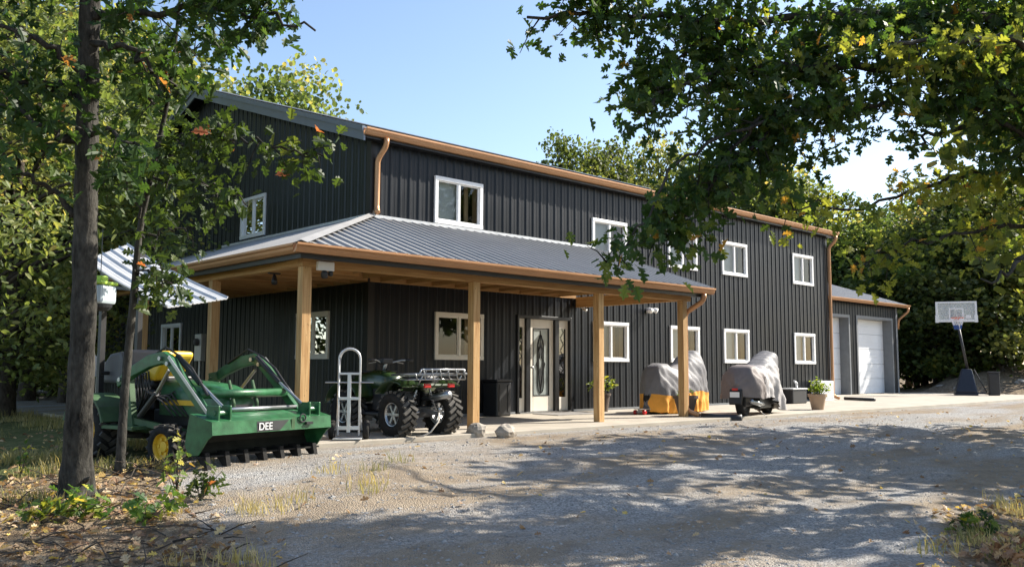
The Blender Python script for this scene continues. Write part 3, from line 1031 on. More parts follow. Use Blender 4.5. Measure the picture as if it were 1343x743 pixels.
MB().tube([(0, 0, -0.02), (0, -0.01, -0.06), (-0.02, -0.05, -0.13), (-0.03, -0.07, -0.16)], [0.012, 0.03, 0.045, 0.045], 12).build('lamp_head', 'black_plastic', t, smooth=True)
t = thing('dome_light', 'black dome camera under the porch rafters near the door', 'camera', (3.0, -1.86, 2.96))
MB().lathe([(0.0, -0.09), (0.045, -0.075), (0.06, -0.04), (0.075, -0.03), (0.075, 0.0)], (0, 0, 0), 2, 18).build('dome', 'black_plastic', t, smooth=True)
MB().box(-0.16, 0.16, -0.02, 0.02, 0.0, 0.08).build('bracket', 'black_plastic', t)
t = thing('twin_floodlight', 'white twin floodlight on the black wall between lower windows', 'light', (8.37, -0.02, 2.44))
MB().box(-0.06, 0.06, -0.05, 0.0, -0.06, 0.06).build('base', 'white', t, bevel=0.01)
for s in (-1, 1):
    MB().tube([(s*0.03, -0.05, 0), (s*0.09, -0.12, 0.02), (s*0.12, -0.2, -0.02)], [0.02, 0.05, 0.075], 14).build('lamp_head', 'white', t, smooth=True)
t = thing('bullet_light', 'little white bullet light tucked below the porch end beam', 'light', (5.76, -0.18, 2.385))
MB().box(-0.03, 0.03, -0.03, 0.03, -0.02, 0.0).tube([(0, 0, -0.02), (0, -0.02, -0.05), (0.0, -0.12, -0.07)], [0.01, 0.028, 0.032], 10).build('lamp_head', 'white', t, smooth=True)
t = thing('wall_lamp', 'silver shaded wall lamp on the dark gable wall', 'light', (-0.02, 7.0, 2.62))
MB().tube([(0, 0, 0), (-0.12, 0, 0.05), (-0.2, 0, 0.02)], 0.012, 8).build('arm', 'steel', t)
MB().lathe([(0.02, 0.08), (0.05, 0.06), (0.10, -0.02), (0.11, -0.05)], (-0.22, 0, 0), 2, 18).build('lamp_shade', 'steel', t, smooth=True)
t = thing('electric_box', 'grey electric meter box on the gable wall behind the tractor', 'meter box', (-0.022, 7.2, 0))
MB().box(-0.13, 0, -0.19, 0.19, 1.12, 1.78).build('box', 'alu', t, bevel=0.01)
MB().lathe([(0.09, 0), (0.09, 0.06), (0.06, 0.09), (0.0, 0.095)], (0, 0, 0), 2, 18).xf(Matrix.Translation((-0.13, 0, 1.58)) @ Matrix.Rotation(-PI/2, 4, 'Y')).build('meter', 'grey_plastic', t, smooth=True)
MB().tube([(-0.06, 0, 0.0), (-0.06, 0, 1.12)], 0.028, 8).build('conduit', 'alu', t)

# ------------------------------------------------------------------ wheels
def wheel(parent, c, r, w, rr, rim_m, lugs, style, lug_h=0.03, name='wheel', y_face=-1):
    """tyre with lugs, axle along local y at c"""
    mb = MB()
    h = w/2
    mb.lathe([(rr, -h*0.8), (rr+0.25*(r-rr), -h), (r-0.05*r, -h*0.96), (r, -h*0.7), (r, h*0.7), (r-0.05*r, h*0.96), (rr+0.25*(r-rr), h), (rr, h*0.8), (rr, -h*0.8)], c, 1, 36)
    ty = mb.build(name, 'rubber', parent, smooth=True)
    lg = MB()
    for i in range(lugs):
        for s in (-1, 1):
            a = 2*PI*(i+(0.5 if s > 0 else 0))/lugs
            Mx = Matrix.Translation(c) @ Matrix.Rotation(a, 4, 'Y') @ Matrix.Translation((0, s*h*0.5, r)) @ Matrix.Rotation(s*0.6, 4, 'Z')
            lg.box(-0.022*r/0.3, 0.022*r/0.3, -h*0.56, h*0.56, -0.012, lug_h*0.55, Mx)
    lg.build('tread', 'lug', ty)
    rm = MB()
    if style == 'dish':
        rm.lathe([(rr, -h*0.82), (rr*0.93, -h*0.6), (rr*0.88, -h*0.35), (rr*0.45, -h*0.25), (rr*0.4, -h*0.5), (0.02, -h*0.52), (0.0, -h*0.52)], c, 1, 30)
        rm.lathe([(rr, h*0.82), (rr*0.93, h*0.6), (rr*0.88, h*0.35), (rr*0.45, h*0.25), (0.0, h*0.25)], c, 1, 30)
        for k in range(6):
            a = 2*PI*k/6
            rm.lathe([(0.018, -h*0.5), (0.018, -h*0.25)], (c[0]+rr*0.62*math.cos(a), c[1], c[2]+rr*0.62*math.sin(a)), 1, 8, True)
    else:
        rm.lathe([(rr, -h*0.82), (rr*0.94, -h*0.8), (rr*0.86, -h*0.62), (rr*0.86, h*0.62), (rr*0.94, h*0.8), (rr, h*0.82)], c, 1, 30)
        for s in (-1, 1):
            rm.lathe([(0.0, s*h*0.62), (rr*0.22, s*h*0.60), (rr*0.28, s*h*0.4), (rr*0.3, 0)], c, 1, 18)
            for k in range(6):
                a = 2*PI*k/6
                d = Vector((math.cos(a), 0, math.sin(a)))
                cc = Vector(c)+Vector((0, s*h*0.5, 0))
                rm.bar(cc+d*rr*0.2, cc+d*rr*0.92, 0.035, 0.03, (0, 1, 0))
    rm.build('rim', rim_m, ty)
    return ty

# ------------------------------------------------------------------ tractor
TR = thing('tractor', 'green loader tractor with yellow cowl and ribbed metal canopy', 'tractor', (-4.976, -2.278, -0.15), -1.33)
for x, r, w, rr, lg in ((0.0, 0.36, 0.28, 0.205, 18), (1.45, 0.235, 0.20, 0.145, 16)):
    for s in (-1, 1):
        wheel(TR, (x, s*0.64, r), r, w, rr, 'tyellow', lg, 'dish')
# chassis, engine
MB().box(-0.15, 1.75, -0.16, 0.16, 0.26, 0.46).box(0.55, 1.7, -0.2, 0.2, 0.42, 0.62).box(-0.25, 0.35, -0.22, 0.22, 0.24, 0.62).build('chassis', 'black_plastic', TR, bevel=0.02)
MB().tube([(0, -0.6, 0.36), (0, 0.6, 0.36)], 0.07, 12).tube([(1.45, -0.6, 0.26), (1.45, 0.6, 0.26)], 0.05, 12).build('axle', 'black_plastic', TR)
# hood: rounded section lofted
hb = MB()
secs = [(0.80, 0.30, 0.56, 0.98), (1.2, 0.29, 0.55, 0.965), (1.6, 0.27, 0.54, 0.93), (1.86, 0.24, 0.54, 0.86), (1.93, 0.20, 0.56, 0.78)]
n = 16
vs = []
for x, hw, z0, z1 in secs:
    for j in range(n+1):
        a = PI*j/n
        cxx = math.copysign(abs(math.cos(a))**0.45, math.cos(a))
        vs.append((x, hw*cxx, z0+(z1-z0)*abs(math.sin(a))**0.45))
fs = [(i*(n+1)+j, i*(n+1)+j+1, (i+1)*(n+1)+j+1, (i+1)*(n+1)+j) for i in range(len(secs)-1) for j in range(n)]
fs.append(tuple((len(secs)-1)*(n+1)+j for j in range(n+1)))
fs.append(tuple(j for j in range(n, -1, -1)))
hb.add(vs, fs)
hood = hb.build('hood', 'tgreen', TR, smooth=True)
for s in (-1, 1):
    MB().lathe([(0.0, 0.0), (0.05, 0.0), (0.06, -0.02)], (0, 0, 0), 2, 16).xf(Matrix.Translation((1.925, s*0.12, 0.74)) @ Matrix.Rotation(PI/2, 4, 'Y')).build('headlight', 'alu', hood)
MB().box(0.86, 1.5, -0.312, -0.302, 0.68, 0.74).box(0.86, 1.5, 0.302, 0.312, 0.68, 0.74).build('side_stripe', 'tyellow', hood)
MB().box(1.936, 1.95, -0.15, 0.15, 0.58, 0.70).build('grille', 'black_plastic', hood)
# dashboard, steering wheel
MB().prism([(-0.24, 0.55), (0.24, 0.55), (0.20, 1.02), (-0.20, 1.02)], 0, 0.70, 0.80).build('dashboard', 'black_plastic', TR, bevel=0.02)
MB().tube([(0.74, 0, 0.95), (0.60, 0, 1.12)], 0.025, 8).tube([(0.60+0.11*math.cos(a), 0.17*math.sin(a), 1.13+0.09*math.cos(a)) for a in np.linspace(0, 2*PI, 24, endpoint=False)], 0.016, 8, closed=True).build('steering_wheel', 'black_plastic', TR, smooth=True)
# seat (yellow) with backrest
sb = MB()
sb.box(0.12, 0.58, -0.24, 0.24, 0.86, 0.96)
seat = sb.build('seat', 'black_plastic', TR, bevel=0.045)
MB().box(0.05, 0.16, -0.25, 0.25, 0.92, 1.36, ).xf(Matrix.Translation((0.1, 0, 0.92)) @ Matrix.Rotation(-0.2, 4, 'Y') @ Matrix.Translation((-0.1, 0, -0.92))).build('backrest', 'grey_plastic', TR, bevel=0.05)
MB().box(0.0, 0.55, -0.2, 0.2, 0.60, 0.86).build('seat_base', 'black_plastic', TR, bevel=0.03)
for s in (-1, 1):
    MB().tube([(0.12, s*0.3, 0.95), (0.14, s*0.3, 1.1), (0.42, s*0.3, 1.1)], 0.025, 8).build('armrest', 'black_plastic', TR, smooth=True)
# loader console cowl: yellow guard in front of the seat
cw = MB()
cw.prism([(0.66, 1.06), (0.70, 1.26), (0.84, 1.34), (1.02, 1.34), (1.04, 1.28), (0.90, 1.12), (0.86, 1.02)], 1, -0.16, 0.34) if False else None
# (prism axis 1 takes z then x)
cw.prism([(0.98, 0.50), (1.12, 0.54), (1.27, 0.64), (1.33, 0.78), (1.32, 0.94), (1.26, 0.95), (1.10, 0.82), (0.96, 0.72)], 1, -0.34, 0.06)
cw.build('engine_cover', 'tyellow', TR, bevel=0.035)
# black toolbox behind the seat
MB().prism([(0.92, -0.42), (1.18, -0.40), (1.30, -0.28), (1.33, -0.05), (1.24, 0.0), (0.92, 0.0)], 1, -0.30, 0.32).build('toolbox', 'grey_plastic', TR, bevel=0.04)
# fenders over the rear wheels
for s in (-1, 1):
    f = MB()
    vs, fs = [], []
    ii = 12
    for i in range(ii+1):
        a = R(15)+R(150)*i/ii
        for rr2, yy in ((0.43, 0.44), (0.43, 0.80), (0.40, 0.80), (0.40, 0.44)):
            vs.append((rr2*math.cos(a), s*yy, 0.36+rr2*1.05*math.sin(a)))
    for i in range(ii):
        for j in range(4):
            fs.append((i*4+j, i*4+(j+1) % 4, i*4+4+(j+1) % 4, i*4+4+j))
    fs += [(0, 1, 2, 3), (ii*4+3, ii*4+2, ii*4+1, ii*4)]
    f.add(vs, fs)
    f.box(0.25, 0.95, s*0.62-0.14 if s > 0 else -0.76, 0.76 if s > 0 else -0.48, 0.40, 0.44)
    f.build('fender', 'tgreen2', TR)
    MB().box(0.46, 0.60, s*0.5-0.02, s*0.5+0.02, 0.44, 0.86).build('side_panel', 'alu', TR)
# roll bar and canopy
for y, z0, z1 in ((-0.40, 2.46, 2.02), (0.12, 2.66, 2.10)):
    MB().bar((-0.30, y, 0.6), (-0.32, y, z0), 0.07, 0.06).build('roll_bar', 'black_plastic', TR)
    MB().bar((-0.30, y, z0-0.30), (0.62, y, z1+0.04), 0.04, 0.04).build('canopy_strut', 'black_plastic', TR)
def canz(u, v):
    """u 0 rear .. 1 front, v 0 near .. 1 far"""
    a = Vector((-0.22, -0.74, 2.46)); b = Vector((1.60, -0.82, 1.80))
    c = Vector((-0.72, 0.16, 2.80)); d = Vector((1.27, 0.28, 1.99))
    p = (a*(1-u)+b*u)*(1-v)+(c*(1-u)+d*u)*v
    return p-Vector((0, 0, 0.045*math.sin(PI*u)))
cn = MB()
vs, fs = [], []
NU, NV = 10, 60
ribs = []
for j in range(NV+1):
    v = j/NV
    ph = (v*5.0) % 1.0
    rib = 0.028 if ph < 0.07 or ph > 0.93 else (0.006 if abs(ph-0.35) < 0.04 or abs(ph-0.65) < 0.04 else 0)
    for i in range(NU+1):
        p = canz(i/NU, v)
        vs.append(p+Vector((0, 0, rib)))
for j in range(NV):
    for i in range(NU):
        a = j*(NU+1)+i
        fs.append((a, a+1, a+NU+2, a+NU+1))
cn.add(vs, fs)
co = cn.build('canopy', 'sheet', TR)
sm = co.modifiers.new('thickness', 'SOLIDIFY'); sm.thickness = 0.012
# loader arms
for s in (-1, 1):
    y = s*0.66
    arm = MB()
    path = [(0.52, 0.93), (0.80, 1.08), (1.12, 1.20), (1.38, 1.24), (1.50, 1.19), (1.75, 0.97), (2.12, 0.65), (2.36, 0.47)]
    wd = [0.045, 0.06, 0.072, 0.070, 0.062, 0.05, 0.045, 0.04]
    up, lo = [], []
    for i, (x, z) in enumerate(path):
        x0, z0 = path[max(i-1, 0)]; x1, z1 = path[min(i+1, len(path)-1)]
        d = Vector((x1-x0, z1-z0)).normalized()
        nn = Vector((-d.y, d.x))
        up.append((z+nn.y*wd[i], x+nn.x*wd[i])); lo.append((z-nn.y*wd[i], x-nn.x*wd[i]))
    arm.prism(up+lo[::-1], 1, y-0.04, y+0.04)
    am = arm.build('loader_arm', 'tgreen', TR, bevel=0.008)
    # mast
    MB().bar((0.72, y*0.92, 0.42), (0.62, y*0.95, 1.06), 0.07, 0.14, (1, 0, 0)).bar((0.72, y*0.3, 0.36), (0.72, y*0.92, 0.42), 0.1, 0.1).bar((0.74, y*0.92, 0.5), (1.5, y*0.55, 0.36), 0.06, 0.07).build('loader_mast', 'tgreen2', TR)
    # hydraulic rams
    MB().tube([(0.85, y*0.9, 0.55), (1.15, y*0.9, 0.82)], 0.035, 10).build('ram', 'black_plastic', am)
    MB().tube([(1.15, y*0.9, 0.82), (1.42, y*0.95, 1.10)], 0.02, 10).build('ram_rod', 'steel', am)
    MB().tube([(1.50, y-s*0.08, 1.26), (1.92, y-s*0.08, 0.95)], 0.032, 10).build('ram', 'black_plastic', am)
    MB().tube([(1.92, y-s*0.08, 0.95), (2.32, y-s*0.08, 0.70)], 0.018, 10).build('ram_rod', 'steel', am)
    MB().tube([(0.9, y-s*0.05, 1.18), (1.3, y-s*0.06, 1.36), (1.55, y-s*0.05, 1.27), (1.8, y-s*0.05, 1.12), (2.1, y-s*0.05, 0.82)], 0.014, 6).build('hose', 'black_plastic', am)
    MB().bar((1.50, y+s*0.045, 1.25), (2.22, y+s*0.045, 0.63), 0.012, 0.035).build('edge_bar', 'steel', am)
    MB().box(2.26, 2.46, y-0.09, y-0.065, 0.42, 0.72).box(2.26, 2.46, y+0.065, y+0.09, 0.42, 0.72).tube([(2.4, y-0.1, 0.64), (2.4, y+0.1, 0.64)], 0.03, 10).build('bucket_bracket', 'tgreen', am, bevel=0.006)
MB().tube([(1.98, -0.62, 0.83), (1.98, 0.62, 0.83)], 0.05, 14).build('cross_tube', 'tgreen', TR, smooth=True)
MB().tube([(2.16, -0.64, 0.66), (2.16, 0.64, 0.66)], 0.022, 10).build('cross_rod', 'steel', TR, smooth=True)
# grille guard bars
for s in (-1, 1):
    MB().tube([(1.98, s*0.17, 0.35), (2.0, s*0.17, 0.72), (1.9, s*0.17, 0.98)], 0.018, 8).build('guard_bar', 'tgreen2', TR)
# bucket: top plate, lip, back, floor, cheeks, teeth
bk = MB()
HB = 0.87
def plate(p, q, t=0.012):
    """(x, z) p to q, full bucket width"""
    d = Vector((q[0]-p[0], q[1]-p[1])).normalized(); nn = Vector((-d.y, d.x))*t
    bk.prism([(p[1], p[0]), (q[1], q[0]), (q[1]+nn.y, q[0]+nn.x), (p[1]+nn.y, p[0]+nn.x)], 1, -HB, HB)
plate((2.14, 0.62), (2.50, 0.545))
plate((2.50, 0.555), (2.515, 0.415))
for s in (-1, 1):
    y0, y1 = (HB-0.014, HB) if s > 0 else (-HB, -HB+0.014)
    bk.prism([(0.62, 2.14), (0.547, 2.498), (0.41, 2.517), (0.37, 2.45), (0.195, 2.30), (0.185, 2.15), (0.30, 2.075)], 1, y0*1.001, y1*1.001)
bucket = bk.build('bucket', 'tgreen', TR)
bk = MB()
plate((2.085, 0.30), (2.145, 0.615))
plate((2.15, 0.195), (2.085, 0.305))
plate((2.30, 0.185), (2.15, 0.195))
bk.build('inner_shell', 'dark_steel', bucket)
for k in range(7):
    y = -0.78+k*0.26
    MB().prism([(0.225, 2.20), (0.22, 2.34), (0.03, 2.39), (-0.05, 2.38), (-0.04, 2.34), (0.09, 2.28), (0.16, 2.20)], 1, y-0.028, y+0.028).build('tooth', 'rubber', bucket)
MB().box(2.27, 2.33, -HB, HB, 0.165, 0.183).build('cutting_edge', 'rubber', bucket)
# worn decal: white letters on black
MB().prism([(0.43, -0.30), (0.545, -0.30), (0.545, 0.12), (0.44, 0.02)], 0, 2.5, 2.5) if False else None
dc = MB()
def lipx(z): return 2.500+(0.555-z)/(0.14)*0.015+0.016
dc.quad((lipx(0.425), -0.27, 0.425), (lipx(0.425), 0.06, 0.425), (lipx(0.535), 0.20, 0.535), (lipx(0.535), -0.27, 0.535))
dc.build('decal', 'black_plastic', bucket)
def text(s, size, m, parent, M, name='lettering'):
    cu = bpy.data.curves.new(name, 'FONT')
    cu.body = s
    cu.size = size
    cu.extrude = 0.001
    to = bpy.data.objects.new(name, cu)
    COL.objects.link(to)
    dg = bpy.context.evaluated_depsgraph_get()
    me = bpy.data.meshes.new_from_object(to.evaluated_get(dg))
    bpy.data.objects.remove(to)
    me.transform(M)
    me.materials.clear()
    me.materials.append(MT[m])
    o = bpy.data.objects.new(name, me)
    COL.objects.link(o)
    o.parent = parent
    return o
text('DEE', 0.115, 'white', bucket, Matrix.Translation((lipx(0.44)+0.004, -0.255, 0.44)) @ Matrix.Rotation(PI/2, 4, 'Z') @ Matrix.Rotation(PI/2, 4, 'X'))
MB().box(lipx(0.5), lipx(0.5)+0.004, 0.235, 0.285, 0.42, 0.545).build('patch', 'tgreen2', bucket)
MB().tube([(2.53, 0.40+0.045*math.cos(a), 0.545+0.045*math.sin(a)) for a in np.linspace(0, 2*PI, 18, endpoint=False)], 0.010, 6, closed=True).build('lifting_ring', 'black_plastic', bucket)
MB().box(2.525, 2.56, 0.44, 0.54, 0.47, 0.50).build('latch', 'black_plastic', bucket)
cl = MB()
for q in range(6):
    y0 = -0.5+0.04*q
    cl.tube([(0.66, y0, 0.55+0.05*q), (0.85+0.03*q, y0-0.04, 0.86-0.03*q), (1.05, y0+0.06, 0.72+0.03*q), (1.22+0.04*q, y0+0.10, 0.55)], 0.013, 6)
    cl.tube([(0.30, y0+0.05, 0.70), (0.40, y0, 0.95+0.03*q), (0.62, y0-0.04, 1.0+0.015*q), (0.70, y0-0.06, 0.72)], 0.012, 6)
cl.build('hose_bundle', 'black_plastic', TR, smooth=True)
pn = MB()
for s in (-1, 1):
    for x, z in ((0.60, 0.98), (1.36, 1.23), (2.34, 0.50), (1.50, 1.17), (2.40, 0.64)):
        pn.tube([(x, s*0.66-0.07, z), (x, s*0.66+0.07, z)], 0.026, 10)
pn.build('pivot_pin', 'steel', TR)
MB().box(0.05, 0.62, -0.52, -0.30, 0.42, 0.50).box(-0.5, -0.1, -0.3, 0.3, 0.5, 0.62).tube([(-0.28, -0.42, 1.05), (-0.28, 0.42, 1.05)], 0.025, 8).build('rear_frame', 'black_plastic', TR)
# slow-vehicle sign on the rear
MB().prism([(-0.40, 0.95), (-0.36, 1.32), (-0.02, 1.12)], 0, -0.62, -0.61).xf(Matrix.Identity(4)).build('warning_sign', 'white', TR)
MB().bar((-0.6, -0.25, 0.6), (-0.6, -0.25, 1.3), 0.03, 0.03).build('sign_post', 'steel', TR)
for s in (-1, 1):
    MB().tube([(0.55, s*0.36, 0.6), (0.5, s*0.36, 1.02)], 0.012, 6).lathe([(0.0, 0.03), (0.025, 0.02), (0.03, 0), (0.0, -0.03)], (0.5, s*0.36, 1.03), 2, 10).build('lever', 'black_plastic', TR, smooth=True)

# ------------------------------------------------------------------ hand truck
HT = thing('hand_truck', 'white aluminium hand truck with looped handle standing before the porch post', 'hand truck', (-2.60, -3.46, 0.0), R(-38))
# local: x across, y depth (load side -y), z up
hw = 0.145
MB().tube([(-hw, 0, 0.06), (-hw, 0.0, 1.10)]+arc((0, 0.0, 1.10), hw, PI, 0, 12)+[(hw, 0.0, 0.06)], 0.016, 10).build('frame', 'alu', HT, smooth=True)
MB().tube([(-hw, 0.05, 0.92), (-hw*0.95, 0.05, 1.10)]+arc((0, 0.05, 1.10), hw*0.93, PI, 0, 12)+[(hw*0.95, 0.05, 0.92)], 0.012, 8).build('handle', 'alu', HT, smooth=True)
for z, hh in ((0.90, 0.03), (0.56, 0.04), (0.16, 0.05)):
    MB().box(-hw, hw, -0.018, 0.018, z-hh/2, z+hh/2).build('crossbar', 'alu', HT, bevel=0.004)
MB().box(-0.025, 0.025, -0.02, 0.012, 0.10, 0.90).build('centre_strap', 'alu', HT, bevel=0.004)
MB().tube([(-0.33, 0, 0.78), (0.33, 0, 0.78)], 0.011, 8).build('side_bar', 'steel', HT)
MB().box(-0.19, 0.19, -0.22, 0.0, 0.015, 0.03).build('toe_plate', 'alu', HT)
MB().tube([(-0.26, 0.1, 0.13), (0.26, 0.1, 0.13)], 0.012, 8).build('axle', 'steel', HT)
for s in (-1, 1):
    MB().tube([(s*hw, 0.0, 0.5), (s*hw*1.2, 0.1, 0.13)], 0.012, 8).build('wheel_bracket', 'alu', HT)
for s in (-1, 1):
    ty = MB().lathe([(0.06, -0.03), (0.10, -0.042), (0.128, -0.03), (0.128, 0.03), (0.10, 0.042), (0.06, 0.03)], (s*0.235, 0.1, 0.128), 0, 24).build('wheel', 'rubber', HT, smooth=True)
    MB().lathe([(0.0, -0.03), (0.03, -0.03), (0.055, -0.015), (0.06, -0.028), (0.06, 0.028), (0.055, 0.015), (0.03, 0.03), (0, 0.03)], (s*0.235, 0.1, 0.128), 0, 20).build('rim', 'alu', ty)

# ------------------------------------------------------------------ quad bike (local: x forward, origin between rear wheels)
Q = thing('quad_bike', 'dark green quad bike with chrome rear rack parked under the porch', 'quad bike', (-1.34, -3.42, 0.0), R(91))
for x, r, tr in ((0, 0.315, 0.42), (1.27, 0.31, 0.41)):
    for s in (-1, 1):
        wheel(Q, (x, s*tr, r), r, 0.25, 0.17, 'steel', 20, 'spoke', 0.04)
MB().box(-0.1, 1.4, -0.13, 0.13, 0.26, 0.42).box(0.25, 0.9, -0.2, 0.2, 0.3, 0.62).box(0.2, 1.05, -0.40, 0.40, 0.27, 0.32).build('chassis', 'black_plastic', Q, bevel=0.02)
MB().tube([(0, -0.36, 0.315), (0, 0.36, 0.315)], 0.035, 10).tube([(1.27, -0.36, 0.31), (1.27, 0.36, 0.31)], 0.03, 10).build('axle', 'steel', Q)
for x in (0, 1.27):
    for s in (-1, 1):
        MB().tube([(x-0.1, s*0.1, 0.34), (x, s*0.33, 0.30), (x+0.1, s*0.1, 0.34)], 0.016, 8).build('suspension_arm', 'steel', Q)
        mb = MB(); mb.tube([(x-0.06, s*0.12, 0.66), (x-0.04, s*0.26, 0.36)], 0.016, 8)
        mb.tube([(x-0.06+0.033*math.cos(k*0.8), s*(0.13+0.11*k/40)+0.033*math.sin(k*0.8), 0.62-0.24*k/40) for k in range(41)], 0.007, 5)
        mb.build('shock_absorber', 'steel', Q)
def fender(x0, r, y0, y1, a0, a1, sq, m, nm):
    for s in (-1, 1):
        vs, fs = [], []
        n = 10
        for i in range(n+1):
            a = R(a0)+R(a1-a0)*i/n
            for rr2, yy in ((r, y0), (r+0.02, (y0+y1)/2), (r-0.01, y1), (r-0.03, y1), (r-0.025, y0)):
                vs.append((x0+rr2*1.12*math.cos(a), s*yy, 0.31+rr2*sq*math.sin(a)))
        for i in range(n):
            for j in range(5):
                fs.append((i*5+j, i*5+(j+1) % 5, i*5+5+(j+1) % 5, i*5+5+j))
        fs += [(0, 1, 2, 3, 4), tuple(n*5+j for j in (4, 3, 2, 1, 0))]
        MB().add(vs, fs).build(nm, m, Q, smooth=True)
fender(0.0, 0.47, 0.16, 0.54, 38, 122, 1.06, 'agreen', 'rear_fender')
fender(1.27, 0.45, 0.14, 0.55, 15, 150, 1.05, 'agreen', 'front_fender')
MB().box(-0.36, 0.3, -0.26, 0.26, 0.70, 0.76).build('tail_deck', 'agreen', Q, bevel=0.03)
# seat, tank
def loft(secs, n=14, pw=0.6):
    vs = []
    for x, hw_, z0, z1 in secs:
        for j in range(n):
            a = 2*PI*j/n
            ca, sa = math.cos(a), math.sin(a)
            vs.append((x, hw_*math.copysign(abs(ca)**pw, ca), (z0+z1)/2+(z1-z0)/2*math.copysign(abs(sa)**pw, sa)))
    k = len(secs)
    fs = [(i*n+j, i*n+(j+1) % n, (i+1)*n+(j+1) % n, (i+1)*n+j) for i in range(k-1) for j in range(n)]
    fs += [tuple(range(n-1, -1, -1)), tuple((k-1)*n+j for j in range(n))]
    return MB().add(vs, fs)
loft([(-0.25, 0.14, 0.76, 0.88), (-0.1, 0.18, 0.74, 0.9), (0.2, 0.18, 0.70, 0.86), (0.5, 0.14, 0.66, 0.82), (0.62, 0.10, 0.66, 0.82)]).build('seat', 'black_plastic', Q, smooth=True)
loft([(0.58, 0.12, 0.6, 0.86), (0.8, 0.18, 0.55, 0.93), (1.05, 0.2, 0.55, 0.95), (1.4, 0.24, 0.56, 0.88), (1.62, 0.2, 0.52, 0.72)]).build('bodywork', 'agreen', Q, smooth=True)
for s in (-1, 1):
    MB().prism([(0.62, 0.22), (0.70, 0.5), (0.66, 0.85), (0.34, 0.85), (0.30, 0.3)], 1, s*0.24-0.02, s*0.24+0.02).build('side_panel', 'black_plastic', Q, bevel=0.01)
    MB().box(0.30, 0.42, s*0.265-0.006, s*0.265+0.006, 0.40, 0.56).build('sticker', 'white', Q)
MB().tube([(0.95, 0, 0.9), (0.86, 0, 1.08)], 0.025, 8).tube([(0.74, -0.40, 1.10), (0.80, -0.24, 1.10), (0.88, -0.1, 1.06), (0.88, 0.1, 1.06), (0.80, 0.24, 1.10), (0.74, 0.40, 1.10)], 0.014, 8).build('handlebar', 'steel', Q, smooth=True)
for s in (-1, 1):
    MB().tube([(0.78, s*0.30, 1.10), (0.73, s*0.42, 1.10)], 0.021, 8).build('grip', 'black_plastic', Q, smooth=True)
    MB().tube([(0.86, s*0.2, 1.07), (0.87, s*0.33, 1.05)], 0.008, 6).build('brake_lever', 'steel', Q)
MB().box(0.82, 0.97, -0.1, 0.1, 1.04, 1.13).build('instrument_pod', 'black_plastic', Q, bevel=0.02)
# rear rack
rk = MB()
rk.tube([(-0.50, -0.46, 0.90), (0.12, -0.44, 0.88), (0.12, 0.44, 0.88), (-0.50, 0.46, 0.90)], 0.016, 8, closed=True).tube([(-0.48, -0.45, 0.82), (0.05, -0.42, 0.80), (0.05, 0.42, 0.80), (-0.48, 0.45, 0.82)], 0.012, 8, closed=True)
for k in range(7):
    y = -0.45+k*0.15
    rk.tube([(-0.49, y, 0.82), (-0.51, y+0.04, 0.90)], 0.009, 6)
    if k < 6: rk.tube([(-0.49, y, 0.82), (-0.53, y+0.07, 0.97)], 0.008, 6)
for k in range(5):
    y = -0.28+k*0.14
    rk.tube([(-0.50, y, 0.88), (0.12, y, 0.86)], 0.009, 6)
rk.tube([(-0.52, -0.40, 0.96), (-0.52, 0.40, 0.96)], 0.016, 8)
rk.tube([(-0.52, -0.40, 0.96), (-0.50, -0.42, 0.88)], 0.014, 8).tube([(-0.52, 0.40, 0.96), (-0.50, 0.42, 0.88)], 0.014, 8)
rk.tube([(-0.5, -0.36, 0.87), (-0.40, -0.36, 0.74)], 0.010, 6).tube([(-0.5, 0.36, 0.87), (-0.40, 0.36, 0.74)], 0.010, 6)
for k in range(4):
    y = -0.3+k*0.2
    rk.tube([(-0.52, y, 0.96), (-0.50, y+0.03, 0.88)], 0.008, 6)
rk.build('rear_rack', 'steel', Q, smooth=True)
fr = MB()
fr.tube([(1.1, -0.36, 0.92), (1.68, -0.34, 0.90), (1.68, 0.34, 0.90), (1.1, 0.36, 0.92)], 0.013, 8, closed=True)
for k in range(4):
    fr.tube([(1.1, -0.2+k*0.13, 0.92), (1.68, -0.2+k*0.13, 0.90)], 0.008, 6)
fr.build('front_rack', 'black_plastic', Q, smooth=True)
for s in (-1, 1):
    MB().box(-0.45, -0.42, s*0.22-0.06, s*0.22+0.06, 0.70, 0.76).build('tail_light', 'red', Q, bevel=0.008)
MB().tube([(0.2, -0.2, 0.52), (-0.1, -0.2, 0.55), (-0.42, -0.2, 0.60)], [0.03, 0.055, 0.055], 12).build('exhaust', 'steel', Q, smooth=True)
MB().bar((-0.1, 0, 0.36), (-0.46, 0, 0.33), 0.06, 0.05).lathe([(0.0, 0.03), (0.025, 0.02), (0.03, 0), (0.02, -0.03)], (-0.45, 0, 0.39), 2, 12).build('tow_hitch', 'steel', Q)
MB().tube([(-0.46, 0.02, 0.34), (-0.52, 0.08, 0.22), (-0.5, 0.2, 0.08), (-0.42, 0.28, 0.02), (-0.30, 0.3, 0.012)], 0.012, 6).build('tow_strap', 'deck', Q, smooth=True)

